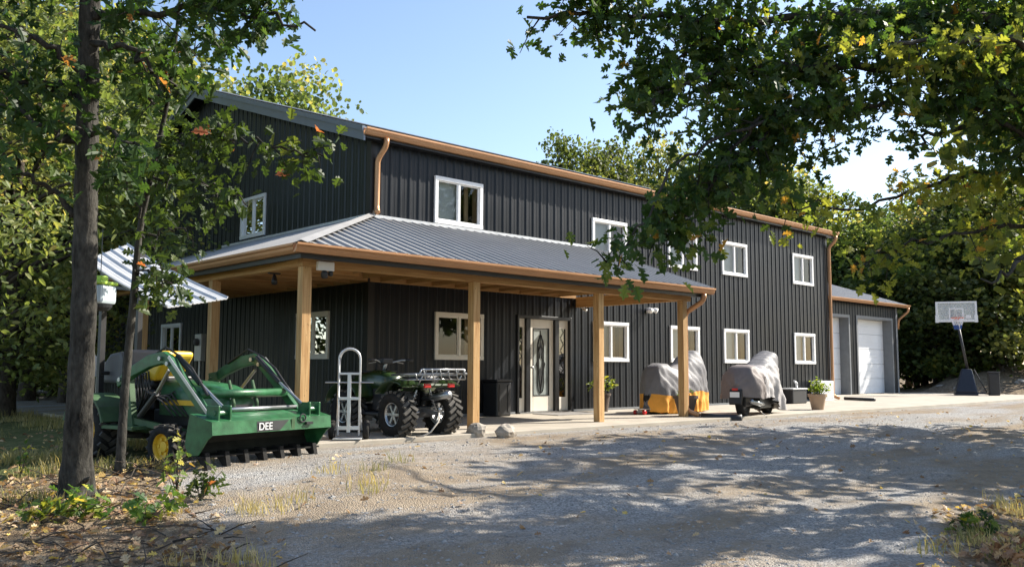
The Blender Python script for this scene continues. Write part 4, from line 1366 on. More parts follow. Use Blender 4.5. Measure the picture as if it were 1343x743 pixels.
# ------------------------------------------------------------------ things by the front door
t = thing('storage_bin', 'tall black storage bin against the porch wall left of the door', 'bin', (3.0, -0.30, 0.0))
MB().prism([(-0.20, -0.22), (0.20, -0.22), (0.20, 0.22), (-0.20, 0.22)], 2, 0.0, 0.70).build('body', 'black_plastic', t, bevel=0.03)
MB().box(-0.22, 0.22, -0.24, 0.235, 0.702, 0.75).build('lid', 'black_plastic', t, bevel=0.015)
for s in (-1, 1):
    MB().box(s*0.12-0.02, s*0.12+0.02, -0.232, -0.222, 0.1, 0.64).build('rib', 'black_plastic', t)
t = thing('wall_outlet', 'pale outdoor outlet box with a looped cord on the wall beside the bin', 'outlet', (3.46, -0.022, 0.60))
MB().box(-0.06, 0.06, -0.07, 0.0, -0.06, 0.07).build('cover', 'cream', t, bevel=0.012)
crd = MB().tube([(0.03, -0.07, -0.02), (0.05, -0.10, -0.1), (0.02, -0.09, -0.25), (-0.09, -0.08, -0.42), (-0.17, -0.09, -0.52), (-0.2, -0.1, -0.42), (-0.1, -0.09, -0.2), (0.0, -0.08, -0.04)], 0.011, 6)
crd.tube([(0.01, -0.07, -0.02), (-0.08, -0.1, -0.16), (-0.2, -0.1, -0.3), (-0.24, -0.1, -0.45), (-0.2, -0.1, -0.585)], 0.011, 6)
crd.build('cord', 'deck', t, smooth=True)
MB().box(4.05, 5.35, -1.05, -0.28, 0.001, 0.014).build('door_mat', 'mat_rug', bevel=0.004)
tag(bpy.data.objects['door_mat'], 'flat grey door mat on the slab before the cream door', 'door mat')

def leaf_arrays(P, size, tmpl, faces, up=0.5, rng=RNG, droop=0.0):
    """place a leaf template at every point with a random turn; returns verts, faces, face owner"""
    n = len(P)
    nv = rng.normal(size=(n, 3)); nv /= np.linalg.norm(nv, axis=1)[:, None]
    nv[:, 2] = np.abs(nv[:, 2])*(1-up)+up
    nv /= np.linalg.norm(nv, axis=1)[:, None]
    t = rng.normal(size=(n, 3))
    t[:, 2] -= droop
    t -= nv*(t*nv).sum(1)[:, None]
    t /= np.linalg.norm(t, axis=1)[:, None]
    b = np.cross(nv, t)
    T = np.asarray(tmpl, float)
    V = P[:, None, :]+size[:, None, None]*(T[None, :, 0, None]*t[:, None, :]+T[None, :, 1, None]*b[:, None, :]+T[None, :, 2, None]*nv[:, None, :])
    k = len(T)
    F, own = [], []
    for f in faces:
        F.append((np.arange(n)[:, None]*k+np.array(f)[None, :]))
    return V.reshape(-1, 3), F

def leaf_object(name, P, size, tmpl, faces, m, parent=None, tint=None, up=0.5, rng=RNG, droop=0.0):
    P = np.asarray(P, float); n = len(P)
    size = np.asarray(size, float)*np.ones(n)
    V, F = leaf_arrays(P, size, tmpl, faces, up, rng, droop)
    me = bpy.data.meshes.new(name)
    fl = []
    for f in F: fl += f.tolist()
    me.from_pydata(V.tolist(), [], fl)
    if tint is None: tint = rng.random(n)
    at = me.attributes.new('tint', 'FLOAT', 'FACE')
    at.data.foreach_set('value', np.tile(tint, len(F)).astype(np.float32))
    me.materials.append(MT[m])
    o = bpy.data.objects.new(name, me)
    COL.objects.link(o)
    if parent: o.parent = parent
    return o

# lobed oak leaf: two halves folded along the midrib
def oak_template():
    half = [(0.0, 0.0), (0.12, 0.03), (0.20, 0.19), (0.29, 0.24), (0.33, 0.08), (0.46, 0.34), (0.58, 0.36), (0.59, 0.10), (0.72, 0.26), (0.82, 0.22), (0.84, 0.08), (1.0, 0.0)]
    V = [(x-0.05, y, 0.34*y-0.22*x*x) for x, y in half]
    W = [(x-0.05, -y, 0.22*y-0.22*x*x) for x, y in half[1:-1]]
    n = len(half)
    f0 = list(range(n))
    f1 = [0]+list(range(n, n+len(W)))+[n-1]
    return V+W, [f0[::-1], f1]
OAKT, OAKF = oak_template()
SIMPT = [(0, 0, 0), (0.3, 0.24, 0.08), (0.7, 0.2, 0.06), (1.0, 0, 0.0), (0.7, -0.2, 0.06), (0.3, -0.24, 0.08)]
SIMPF = [[0, 3, 2, 1], [0, 5, 4, 3]]
CLUMPT = [(-0.5, -0.3, 0), (-0.1, -0.55, 0.12), (0.45, -0.35, 0.0), (0.55, 0.15, 0.12), (0.1, 0.5, 0), (-0.45, 0.3, 0.1)]
CLUMPF = [[0, 1, 2], [2, 3, 4], [4, 5, 0], [0, 2, 4]]
BLADET = [(0, -0.02, 0), (0, 0.02, 0), (0.55, 0.015, 0.1), (1.0, 0, 0.35), (0.55, -0.015, 0.1)]

def pot(label, name, loc, prof, m, leaf_m, spread, height, n, ls, seed, group=None):
    t = thing(name, label, 'plant pot', loc, 0, group)
    MB().lathe(prof, (0, 0, 0), 2, 28).build('pot', m, t, smooth=False)
    rt, ht = prof[-1]
    MB().lathe([(0.0, ht-0.03), (rt*0.9, ht-0.03)], (0, 0, 0), 2, 20).build('soil', 'soil', t)
    rg = np.random.default_rng(seed)
    st = MB(); P = []
    for k in range(max(6, n//12)):
        a = rg.random()*2*PI; q = spread*(0.3+0.7*rg.random()); h_ = height*(0.45+0.55*rg.random())
        tip = Vector((q*math.cos(a), q*math.sin(a), ht+h_*(1-0.5*(q/spread)**2)))
        base = Vector((rt*0.5*math.cos(a)*rg.random(), rt*0.5*math.sin(a)*rg.random(), ht-0.03))
        mid = base.lerp(tip, 0.5)+Vector((0, 0, 0.08*height))
        st.tube([base, mid, tip], [0.006, 0.005, 0.003], 5)
        for i in range(n//max(6, n//12)):
            f = 0.35+0.65*rg.random()
            p = (base.lerp(mid, f*2) if f < 0.5 else mid.lerp(tip, f*2-1))
            P.append(np.array(p)+rg.normal(size=3)*ls*0.45)
    st.build('stem', 'weed_leaf', t)
    leaf_object('leaves', P, ls*(0.7+0.6*rg.random(len(P))), SIMPT, SIMPF, leaf_m, t, up=0.45, rng=rg)
    return t
if True:
    potp = [(0.0, 0.0), (0.13, 0.0), (0.135, 0.02), (0.185, 0.36), (0.205, 0.36), (0.21, 0.41), (0.19, 0.415)]
    pot('dark planter with bright lime-green leafy plant by the black wall', 'potted_plant', (6.15, -0.42, 0.0), potp, 'pot_dark', 'pot_leaf', 0.30, 0.50, 120, 0.11, 3)
    pot('brown tapered pot hidden behind the outermost porch post', 'potted_plant', (6.15, -2.75, 0.0), [(0.0, 0.0), (0.15, 0.0), (0.15, 0.02), (0.24, 0.36), (0.265, 0.36), (0.27, 0.42), (0.25, 0.42)], 'pot_dark', 'dark_leaf', 0.2, 0.14, 40, 0.07, 4)
    pot('tan tapered pot with bushy olive-green plant near the garage', 'potted_plant', (11.1, -3.1, 0.0), [(0.0, 0.0), (0.14, 0.0), (0.145, 0.02), (0.20, 0.31), (0.225, 0.31), (0.23, 0.38), (0.21, 0.38)], 'pot_tan', 'pot_leaf', 0.32, 0.40, 260, 0.075, 5)

# ------------------------------------------------------------------ longboard
SK = thing('longboard', 'pale longboard with red wheels lying on the concrete by the orange cover', 'longboard', (6.05, -1.85, 0.0), R(2))
bd = MB()
vs, fs = [], []
n = 14
for i in range(n+1):
    s = -0.5+i/n
    x = s*1.0
    w_ = 0.115*(1-abs(2*s)**3.5)**0.5+0.002
    z = 0.115+0.10*max(0, abs(s)-0.36)
    vs += [(x, -w_, z), (x, w_, z), (x, w_, z+0.012), (x, -w_, z+0.012)]
for i in range(n):
    for j in range(4):
        fs.append((i*4+j, i*4+(j+1) % 4, i*4+4+(j+1) % 4, i*4+4+j))
fs += [(3, 2, 1, 0), (n*4, n*4+1, n*4+2, n*4+3)]
bd.add(vs, fs).build('deck', 'deck', SK)
for x in (-0.32, 0.32):
    tk = MB().bar((x, -0.1, 0.055), (x, 0.1, 0.055), 0.03, 0.025).box(x-0.04, x+0.04, -0.03, 0.03, 0.055, 0.114).build('truck', 'steel', SK)
    for s in (-1, 1):
        MB().lathe([(0.0, -0.028), (0.045, -0.028), (0.05, -0.015), (0.05, 0.015), (0.045, 0.028), (0, 0.028)], (x, s*0.12, 0.05), 1, 16).build('wheel', 'red', tk, smooth=True)

# ------------------------------------------------------------------ covered motorcycles
def covered(name, label, loc, rz, stn, bands, seed, folds=0.03, zcut=None):
    """cover draped over a motorcycle: lofted arches along x with hanging folds; bands = [(zlo frac, material, part name)]"""
    t = thing(name, label, 'covered motorcycle', loc, rz)
    NS, NT = 70, 48
    st = np.array(stn)          # s, top, half width, bottom
    s0, s1 = st[0, 0], st[-1, 0]
    S = np.linspace(s0, s1, NS)
    def itp(c):
        v = np.interp(S, st[:, 0], st[:, c])
        k = np.array([1, 2, 3, 2, 1])/9.0
        return np.convolve(np.pad(v, 2, mode='edge'), k, mode='valid')
    top, hw_, bot = itp(1), itp(2), itp(3)
    rg = np.random.default_rng(seed)
    ph = rg.random(12)*6.28
    V = np.zeros((NS, NT+1, 3))
    for i in range(NS):
        e = min(1.0, min(i, NS-1-i)/7.0)
        e = math.sin(e*PI/2)
        for j in range(NT+1):
            a = PI*j/NT
            ca, sa = math.cos(a), math.sin(a)
            hang = 1-abs(sa)**0.8
            yy = hw_[i]*math.copysign(abs(ca)**0.62, ca)*(0.30+0.70*e)
            zz = bot[i]+(top[i]-bot[i])*(abs(sa)**0.75)*(0.55+0.45*e)
            sd = 1 if ca > 0 else -1
            f = folds*hang*(math.sin(S[i]*9+ph[0]+sd)+0.7*math.sin(S[i]*17+ph[1]*sd+a*1.5)+0.5*math.sin(S[i]*31+ph[2]+a*3))
            tg = 0.016*math.sin(a*5+S[i]*6+ph[3])+0.013*math.sin(a*9-S[i]*11+ph[4])+0.010*math.sin((S[i]*1.3+zz)*24+ph[5])
            V[i, j] = (S[i]+tg, yy+f*sd+tg*sd, zz+tg*0.6)
    V[..., 2] = np.maximum(V[..., 2], 0.02)
    if zcut is not None:
        def resample(pl, m):
            L = np.concatenate([[0], np.cumsum(np.linalg.norm(np.diff(pl, axis=0), axis=1))])
            q = np.linspace(0, L[-1], m)
            return np.stack([np.interp(q, L, pl[:, c]) for c in range(3)], 1)
        for i in range(NS):
            pl = V[i].copy()
            zc = min(zcut(pl[0, 0]), pl[:, 2].max()-0.05)
            ja = next(j for j in range(NT+1) if pl[j, 2] >= zc)
            jb = next(j for j in range(NT, -1, -1) if pl[j, 2] >= zc)
            def cross(a, b):
                f = (zc-a[2])/max(1e-6, b[2]-a[2])
                return a+(b-a)*min(1, max(0, f))
            ca_ = cross(pl[ja-1], pl[ja]) if ja > 0 else pl[0]
            cb_ = cross(pl[jb+1], pl[jb]) if jb < NT else pl[NT]
            A_ = resample(np.vstack([pl[:ja], ca_[None]]) if ja > 0 else np.vstack([pl[:1], pl[:1]+1e-4]), 9)
            B_ = resample(np.vstack([ca_[None], pl[ja:jb+1], cb_[None]]), NT-15)
            D_ = resample(np.vstack([cb_[None], pl[jb+1:]]) if jb < NT else np.vstack([pl[-1:], pl[-1:]+1e-4]), 9)
            V[i] = np.vstack([A_, B_[1:-1], D_])
    done = np.zeros((NS-1, NT), bool)
    H = V[:-1, :-1, 2]
    for zf, m, nm in bands:
        vs = V.reshape(-1, 3).tolist()
        fs = []
        for i in range(NS-1):
            for j in range(NT):
                if not done[i, j] and zf((V[i, j]+V[i+1, j]+V[i, j+1]+V[i+1, j+1])/4, j):
                    a = i*(NT+1)+j
                    fs.append((a, a+1, a+NT+2, a+NT+1)); done[i, j] = True
        used = sorted({q for f in fs for q in f}); mp = {u: k for k, u in enumerate(used)}
        mb = MB(); mb.v = [tuple(vs[u]) for u in used]; mb.f = [tuple(mp[q] for q in f) for f in fs]
        o = mb.build(nm, m, t, smooth=True)
    # close the ends
    for i, nm in ((0, 'end_flap'), (NS-1, 'end_flap')):
        mb = MB()
        mb.add([tuple(p) for p in V[i]], [tuple(range(NT+1))])
        mb.build(nm, bands[-1][1], t)
    return t, V
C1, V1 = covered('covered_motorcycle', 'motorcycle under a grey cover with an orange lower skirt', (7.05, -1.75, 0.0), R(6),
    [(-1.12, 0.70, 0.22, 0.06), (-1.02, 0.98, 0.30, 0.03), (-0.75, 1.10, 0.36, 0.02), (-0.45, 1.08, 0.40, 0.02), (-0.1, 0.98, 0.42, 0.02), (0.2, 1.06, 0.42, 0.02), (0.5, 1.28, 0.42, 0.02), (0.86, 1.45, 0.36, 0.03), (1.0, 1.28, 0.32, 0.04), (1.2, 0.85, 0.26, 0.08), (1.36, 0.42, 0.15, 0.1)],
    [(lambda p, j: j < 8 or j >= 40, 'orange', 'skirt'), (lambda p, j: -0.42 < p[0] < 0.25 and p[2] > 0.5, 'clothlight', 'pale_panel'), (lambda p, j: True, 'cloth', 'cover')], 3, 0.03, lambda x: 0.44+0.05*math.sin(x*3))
lg = MB()
lp = V1[30, 37]
lg.lathe([(0.0, 0.0), (0.05, 0.0), (0.055, 0.004)], (0, 0, 0), 1, 16).xf(Matrix.Translation((-0.18, -0.475, 0.74)) @ Matrix.Rotation(R(-14), 4, 'X'))
lg.build('logo', 'red', C1)
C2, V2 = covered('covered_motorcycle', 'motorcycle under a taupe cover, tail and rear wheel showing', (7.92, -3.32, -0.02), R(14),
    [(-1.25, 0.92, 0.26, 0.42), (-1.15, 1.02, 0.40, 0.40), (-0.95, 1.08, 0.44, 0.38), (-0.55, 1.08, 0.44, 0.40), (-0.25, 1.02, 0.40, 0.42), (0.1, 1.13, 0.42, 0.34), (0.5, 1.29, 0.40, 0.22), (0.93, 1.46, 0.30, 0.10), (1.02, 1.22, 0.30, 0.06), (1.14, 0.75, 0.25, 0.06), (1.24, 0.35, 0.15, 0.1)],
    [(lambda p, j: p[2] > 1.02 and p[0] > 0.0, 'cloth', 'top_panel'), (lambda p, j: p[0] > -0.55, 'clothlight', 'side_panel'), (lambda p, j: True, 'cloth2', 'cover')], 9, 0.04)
def moto_wheel(parent, x, r):
    ty = MB().lathe([(r*0.62, -0.06), (r*0.8, -0.085), (r*0.95, -0.07), (r, 0), (r*0.95, 0.07), (r*0.8, 0.085), (r*0.62, 0.06)], (x, 0, r), 1, 32).build('wheel', 'rubber', parent, smooth=True)
    MB().lathe([(r*0.62, -0.06), (r*0.5, -0.04), (0.04, -0.05), (0, -0.05)], (x, 0, r), 1, 28).lathe([(r*0.62, 0.06), (r*0.5, 0.04), (0.04, 0.05), (0, 0.05)], (x, 0, r), 1, 28).build('rim', 'black_plastic', ty)
for c in (C1, C2):
    moto_wheel(c, -0.82, 0.32); moto_wheel(c, 0.84, 0.31)
MB().box(-1.0, 0.6, -0.12, 0.12, 0.22, 0.52).box(-0.4, 0.4, -0.24, 0.24, 0.16, 0.42).build('frame', 'black_plastic', C2, bevel=0.02)
MB().tube([(-0.1, -0.22, 0.25), (-0.5, -0.27, 0.27), (-1.15, -0.29, 0.34)], [0.03, 0.055, 0.05], 12).build('exhaust', 'steel', C2, smooth=True)
MB().prism([(0.62, -1.10), (0.58, -1.28), (0.30, -1.34), (0.26, -1.30), (0.5, -1.1)], 1, -0.13, 0.13).build('rear_fender', 'black_plastic', C2, bevel=0.01)
MB().box(-1.35, -1.335, -0.10, 0.10, 0.42, 0.53).build('number_plate', 'white', C2)
MB().box(-1.335, -1.30, -0.06, 0.06, 0.56, 0.61).build('tail_light', 'red', C2, bevel=0.006)
MB().bar((-0.2, 0.0, 0.2), (-0.3, -0.35, -0.01), 0.02, 0.02).build('kickstand', 'steel', C2)
MB().box(0.3, 0.75, -0.34, 0.34, 0.24, 0.40).build('engine', 'black_plastic', C2, bevel=0.03)

# ------------------------------------------------------------------ right-hand clutter
t = thing('deck_box', 'low black tub with pale lid under the lower corner window', 'tub', (14.2, -0.70, 0.0))
MB().prism([(-0.40, -0.22), (0.40, -0.22), (0.40, 0.22), (-0.40, 0.22)], 2, 0, 0.40).build('tub', 'black_plastic', t, bevel=0.03)
MB().box(-0.44, 0.44, -0.25, 0.25, 0.402, 0.44).build('lid', 'alu', t, bevel=0.01)
MB().tube([(0.05, -0.1, 0.44), (0.0, -0.12, 0.58), (-0.12, -0.1, 0.66)], [0.03, 0.04, 0.02], 8).build('hose_end', 'alu', t, smooth=True)
t = thing('utility_box', 'white utility box on the wall foot beside the copper downspout', 'box', (16.9, -0.20, 0.0))
MB().box(-0.45, 0.45, -0.15, 0.15, 0.0, 0.62).build('cabinet', 'white', t, bevel=0.015)
MB().box(-0.40, 0.40, -0.158, -0.151, 0.06, 0.56).build('door', 'alu', t)
dp = MB().tube([(17.9, -0.42, 0.06), (17.85, -0.9, 0.055), (17.7, -1.5, 0.055)], 0.05, 10)
tag(dp.build('drain_pipe', 'black_plastic', smooth=True), 'straight black drain pipe lying on the apron by the garage', 'drain pipe')
de = MB().tube([(6.02, -3.22, 0.03), (6.2, -3.45, -0.0), (6.5, -3.75, -0.03), (6.55, -3.85, -0.03)], [0.06, 0.065, 0.085, 0.095], 12)
tag(de.build('drain_elbow', 'black_plastic', smooth=True), 'black corrugated drain elbow below the porch downspout', 'drain pipe')

# stones by the post
def rock(label, loc, sx, sy, sz, seed, m='rock'):
    rg = np.random.default_rng(seed)
    mb = MB(); n, k = 14, 9
    vs, fs = [], []
    for i in range(k+1):
        ph = PI*i/k
        for j in range(n):
            a = 2*PI*j/n
            d = Vector((math.sin(ph)*math.cos(a), math.sin(ph)*math.sin(a), math.cos(ph)))
            f = 0.78+0.45*float(vnoise(d.x*1.7+seed, d.y*1.7+d.z*2.3, seed))
            vs.append((d.x*sx*f, d.y*sy*f, d.z*sz*f))
    for i in range(k):
        for j in range(n):
            fs.append((i*n+j, i*n+(j+1) % n, (i+1)*n+(j+1) % n, (i+1)*n+j))
    mb.add(vs, fs)
    o = mb.build('rock', m, smooth=False, loc=loc)
    o.rotation_euler = (0, 0, seed*0.7)
    return tag(o, label, 'rock')
rock('pale wedge-shaped stone at the foot of the porch post behind the quad', (-0.42, -3.62, 0.03), 0.17, 0.15, 0.15, 2)
rock('rounded grey-brown stone lying alone on the gravel beside the slab', (-0.12, -3.95, 0.0), 0.19, 0.15, 0.13, 5)

for k, (x, y, q) in enumerate(((31.5, -1.9, 0.42), (32.6, -2.7, 0.30), (33.0, -0.9, 0.26), (30.9, 0.9, 0.30), (33.6, -3.6, 0.48), (31.8, 2.0, 0.24), (34.6, -2.2, 0.30), (30.6, -3.1, 0.2))):
    o = rock('grey-brown rock lying on the earth bank behind the hoop', (x, y, float(gz(x, y))+q*0.1), q, q*0.8, q*0.55, 20+k)
    o['group'] = 'rocks on the earth bank'
# ------------------------------------------------------------------ basketball hoop (local: x across toward viewer's right, y away)
BH = thing('basketball_hoop', 'portable basketball hoop with clear backboard and navy base', 'basketball hoop', (27.3, -0.75, 0.0), R(-64))
# faces the camera side (-y local)
MB().prism([(-0.45, -0.38), (0.36, -0.38), (0.36, 0.30), (-0.45, 0.30)], 2, 0.0, 0.10).build('base_rim', 'navy', BH, bevel=0.03)
mb = MB()
mb.add([(-0.44, -0.36, 0.1), (0.35, -0.36, 0.1), (0.35, 0.28, 0.1), (-0.44, 0.28, 0.1), (-0.16, -0.12, 1.02), (0.20, -0.12, 1.02), (0.20, 0.16, 1.02), (-0.16, 0.16, 1.02)], [(3, 2, 1, 0), (4, 5, 6, 7), (0, 1, 5, 4), (1, 2, 6, 5), (2, 3, 7, 6), (3, 0, 4, 7)])
mb.build('base_tank', 'navy', BH, bevel=0.05)
MB().tube([(0.06, 0.02, 1.0), (-0.22, -0.05, 2.78)], 0.05, 10).build('pole', 'black_plastic', BH, smooth=True)
MB().tube([(0.30, 0.2, 1.0), (0.72, 0.25, 0.12)], 0.025, 8).tube([(0.3, 0.2, 0.1), (0.8, 0.25, 0.06)], 0.03, 8).build('strut', 'black_plastic', BH)
MB().bar((-0.22, -0.05, 2.7), (-0.30, -0.35, 3.0), 0.06, 0.06).bar((-0.22, -0.05, 2.9), (-0.35, -0.35, 3.4), 0.05, 0.05).bar((-0.20, 0.0, 2.6), (-0.22, -0.05, 2.95), 0.06, 0.06).build('bracket', 'black_plastic', BH)
bx0, bx1, bz0, bz1, by = -1.02, 0.43, 2.84, 3.64, -0.40
mb = MB()
panel_frame(mb, bx0, bx1, bz0, bz1, by-0.02, by+0.02, 0.075, 0.09, 0.065)
bb = mb.build('backboard_frame', 'white', BH)
MB().box(bx0+0.075, bx1-0.075, by-0.006, by+0.006, bz0+0.09, bz1-0.065).build('backboard', 'clear', bb)
mb = MB(); cxb = (bx0+bx1)/2; panel_frame(mb, cxb-0.26, cxb+0.26, bz0+0.09, bz0+0.54, by-0.012, by-0.007, 0.05, 0.05, 0.05); mb.build('target_square', 'white', bb)
MB().box(bx0-0.02, bx0+0.10, by-0.03, by+0.03, bz0-0.02, bz0+0.26).box(bx1-0.10, bx1+0.02, by-0.03, by+0.03, bz0-0.02, bz0+0.26).build('corner_pad', 'white', bb)
MB().box(cxb+0.33, cxb+0.50, by-0.012, by-0.007, bz0+0.14, bz0+0.26).build('sticker', 'white', bb)
rm = MB().tube([(cxb+0.23*math.cos(a), by-0.32+0.23*math.sin(a), 2.98) for a in np.linspace(0, 2*PI, 24, endpoint=False)], 0.012, 8, closed=True).box(cxb-0.08, cxb+0.08, by-0.1, by-0.02, 2.93, 2.99).build('rim', 'rim', BH)
for m, z0, z1, r0, r1, nm in (('net', 2.98, 2.70, 0.23, 0.15, 'net'), ('netblue', 2.70, 2.54, 0.15, 0.12, 'net')):
    mb = MB()
    for k in range(12):
        for sgn in (-1, 1):
            pts = []
            for q in range(5):
                f = q/4
                a = 2*PI*(k+sgn*f*1.5)/12
                rr2 = r0+(r1-r0)*f
                pts.append((cxb+rr2*math.cos(a), by-0.32+rr2*math.sin(a), z0+(z1-z0)*f))
            mb.tube(pts, 0.010, 4)
    mb.build(nm, m, rm)
t = thing('trash_bin', 'upright black bin behind the basketball hoop base', 'bin', (28.0, -1.5, 0.0), R(-64))
MB().prism([(-0.19, -0.2), (0.19, -0.2), (0.19, 0.2), (-0.19, 0.2)], 2, 0.0, 0.86).build('body', 'black_plastic', t, bevel=0.03)
MB().box(-0.21, 0.21, -0.22, 0.22, 0.862, 0.92).build('lid', 'black_plastic', t, bevel=0.02)
MB().tube([(-0.15, 0.23, 0.84), (0.15, 0.23, 0.84)], 0.02, 8).build('handle', 'steel', t)

# ------------------------------------------------------------------ trees
def branchy(path, r0, r1, n=10, mb=None):
    mb = mb or MB()
    k = len(path)
    mb.tube(path, [r0+(r1-r0)*i/(k-1) for i in range(k)], n)
    return mb

def curve(pts, n):
    """Catmull-Rom through pts"""
    P = [Vector(p) for p in pts]
    P = [P[0]*2-P[1]]+P+[P[-1]*2-P[-2]]
    out = []
    for i in range(1, len(P)-2):
        for k in range(n):
            t_ = k/n
            a, b, c, d = P[i-1], P[i], P[i+1], P[i+2]
            out.append(0.5*((2*b)+(c-a)*t_+(2*a-5*b+4*c-d)*t_*t_+(3*b-a-3*c+d)*t_**3))
    out.append(P[-2])
    return out

def woodland_tree(seed, h, cr, base_h, nclump, nleaf, ls, leaf_m, bark='bark2', shape='round', tmpl=None):
    """trunk + limbs in one mesh, crown of leaf faces gathered in uneven clumps along the limb ends"""
    rg = np.random.default_rng(seed)
    t = bpy.data.objects.new('tree', None); COL.objects.link(t)
    tr = MB()
    lean = rg.normal(size=2)*0.04*h
    top = Vector((lean[0], lean[1], h*0.88))
    tp = curve([(0, 0, -0.3), (lean[0]*0.2, lean[1]*0.2, h*0.3), (lean[0]*0.6, lean[1]*0.6, h*0.6), tuple(top)], 4)
    rb = 0.016*h+0.03
    tr.tube(tp, [rb*(1.25 if i == 0 else 1)*(1-0.88*i/(len(tp)-1)) for i in range(len(tp))], 9)
    C = []
    for k in range(nclump):
        f = (k+rg.random())/nclump
        z = base_h+(h-base_h)*f
        if shape == 'cone':
            rad = cr*(1-f)**0.8+0.3
        else:
            rad = cr*math.sqrt(max(0.05, 1-(2*f-0.85)**2/1.4))
        a = k*2.399+rg.normal()*0.5
        q = rad*(0.45+0.6*rg.random())
        tip = Vector((q*math.cos(a)+lean[0]*f, q*math.sin(a)+lean[1]*f, z+rg.normal()*0.03*h))
        b0 = Vector((lean[0]*f*0.8, lean[1]*f*0.8, max(base_h*0.7, z-q*0.55-0.2)))
        if b0.z > h*0.85: b0.z = h*0.85
        mid = b0.lerp(tip, 0.55)+Vector((0, 0, 0.08*q))
        tr.tube([b0, mid, tip], [rb*0.30, rb*0.18, rb*0.06], 5)
        C.append((tip, q))
    tr.build('trunk', bark, t, smooth=True)
    P, T = [], []
    for tip, q in C:
        m = int(nleaf/len(C)*(0.5+rg.random()))
        sg = cr*(0.11+0.13*rg.random())
        pts = rg.normal(size=(m, 3))*np.array([sg*1.15, sg*1.15, sg*0.62])
        # shell bias: leaves sit on the outside of a clump
        nr = np.linalg.norm(pts/np.array([sg*1.15, sg*1.15, sg*0.62]), axis=1)[:, None]
        pts = pts/np.maximum(nr, 1e-3)*np.clip(nr, 0.55, 2.1)
        P.append(pts+np.array(tip)[None])
        T.append(np.clip(rg.normal(0.42, 0.2)+rg.normal(size=m)*0.2, 0, 1))
    P = np.concatenate(P); T = np.concatenate(T)
    leaf_object('crown', P, ls*(0.6+0.8*rg.random(len(P))), *(tmpl or (CLUMPT, CLUMPF)), leaf_m, t, tint=T, up=0.25, rng=rg)
    return t

PROTO = {
    'broad': woodland_tree(1, 13.0, 4.2, 2.6, 60, 12000, 0.19, 'wood_leaf'),
    'tall': woodland_tree(2, 16.0, 4.0, 4.0, 64, 12000, 0.20, 'dark_leaf'),
    'yellow': woodland_tree(3, 12.0, 3.8, 2.2, 56, 10000, 0.18, 'yellow_leaf'),
    'near': woodland_tree(7, 10.5, 3.6, 1.4, 60, 15000, 0.15, 'yellow_leaf', tmpl=(SIMPT, SIMPF)),
    'low': woodland_tree(4, 7.0, 3.2, 0.5, 44, 8000, 0.16, 'wood_leaf'),
    'lowdark': woodland_tree(5, 6.5, 3.2, 0.4, 44, 8000, 0.16, 'dark_leaf'),
    'pine': woodland_tree(6, 15.0, 3.4, 3.5, 70, 12000, 0.17, 'dark_leaf', shape='cone'),
}
KIND = {'broad': ('broadleaf_tree', 'tree'), 'tall': ('tall_tree', 'tree'), 'yellow': ('yellowing_tree', 'tree'), 'near': ('roadside_tree', 'tree'), 'low': ('leafy_shrub', 'shrub'), 'lowdark': ('dark_shrub', 'shrub'), 'pine': ('conifer_tree', 'tree')}
used = set()
def plant(kind, x, y, s, rz, label, group, sx=1.0):
    t = PROTO[kind] if kind not in used else copy_tree(PROTO[kind])
    used.add(kind)
    t.name = KIND[kind][0]
    t.location = (x, y, float(gz(x, y))-0.05)
    t.scale = (s*sx, s*sx, s)
    t.rotation_euler = (0, 0, rz)
    return tag(t, label, KIND[kind][1], group)

def polar(px, dist):
    """heading of a photo column, at a distance over the ground"""
    a = 0.7508+math.atan((px-671.5)/1155.8)
    return CAM.x+dist*math.sin(a), CAM.y+dist*math.cos(a)

GL, GR, GB = 'woodland trees beyond the left lawn', 'woodland trees on the bank behind the hoop', 'treetops showing above the house roof'
LBL = {
 ('broad', 'L'): 'green broadleaf tree in the woods beyond the left lawn', ('tall', 'L'): 'tall dark tree in the woods beyond the left lawn',
 ('yellow', 'L'): 'yellow-green sunlit tree in the woods beyond the left lawn', ('low', 'L'): 'green shrub along the far edge of the left lawn', ('lowdark', 'L'): 'dark shrub along the far edge of the left lawn', ('pine', 'L'): 'dark conifer in the woods beyond the left lawn',
 ('near', 'L'): 'bright yellow-green tree standing nearest behind the foreground oak',
 ('broad', 'R'): 'green broadleaf tree on the bank behind the basketball hoop', ('tall', 'R'): 'tall dark tree on the bank behind the basketball hoop',
 ('yellow', 'R'): 'yellow-green tree on the bank behind the basketball hoop', ('low', 'R'): 'green shrub on the earth bank behind the basketball hoop', ('lowdark', 'R'): 'dark shrub on the earth bank behind the basketball hoop', ('pine', 'R'): 'dark conifer on the bank behind the garage',
 ('broad', 'B'): 'green treetop rising above the house roof line', ('tall', 'B'): 'dark treetop rising above the middle of the long roof', ('yellow', 'B'): 'yellow-green treetop rising above the house roof line', ('pine', 'B'): 'dark conifer top rising above the long roof',
 ('low', 'B'): '', ('lowdark', 'B'): ''}
def put(side, kind, px, dist, s, sx=1.0):
    x, y = polar(px, dist)
    plant(kind, x, y, s, random.uniform(0, 6.28), LBL[(kind, side)], {'L': GL, 'R': GR, 'B': GB}[side], sx)

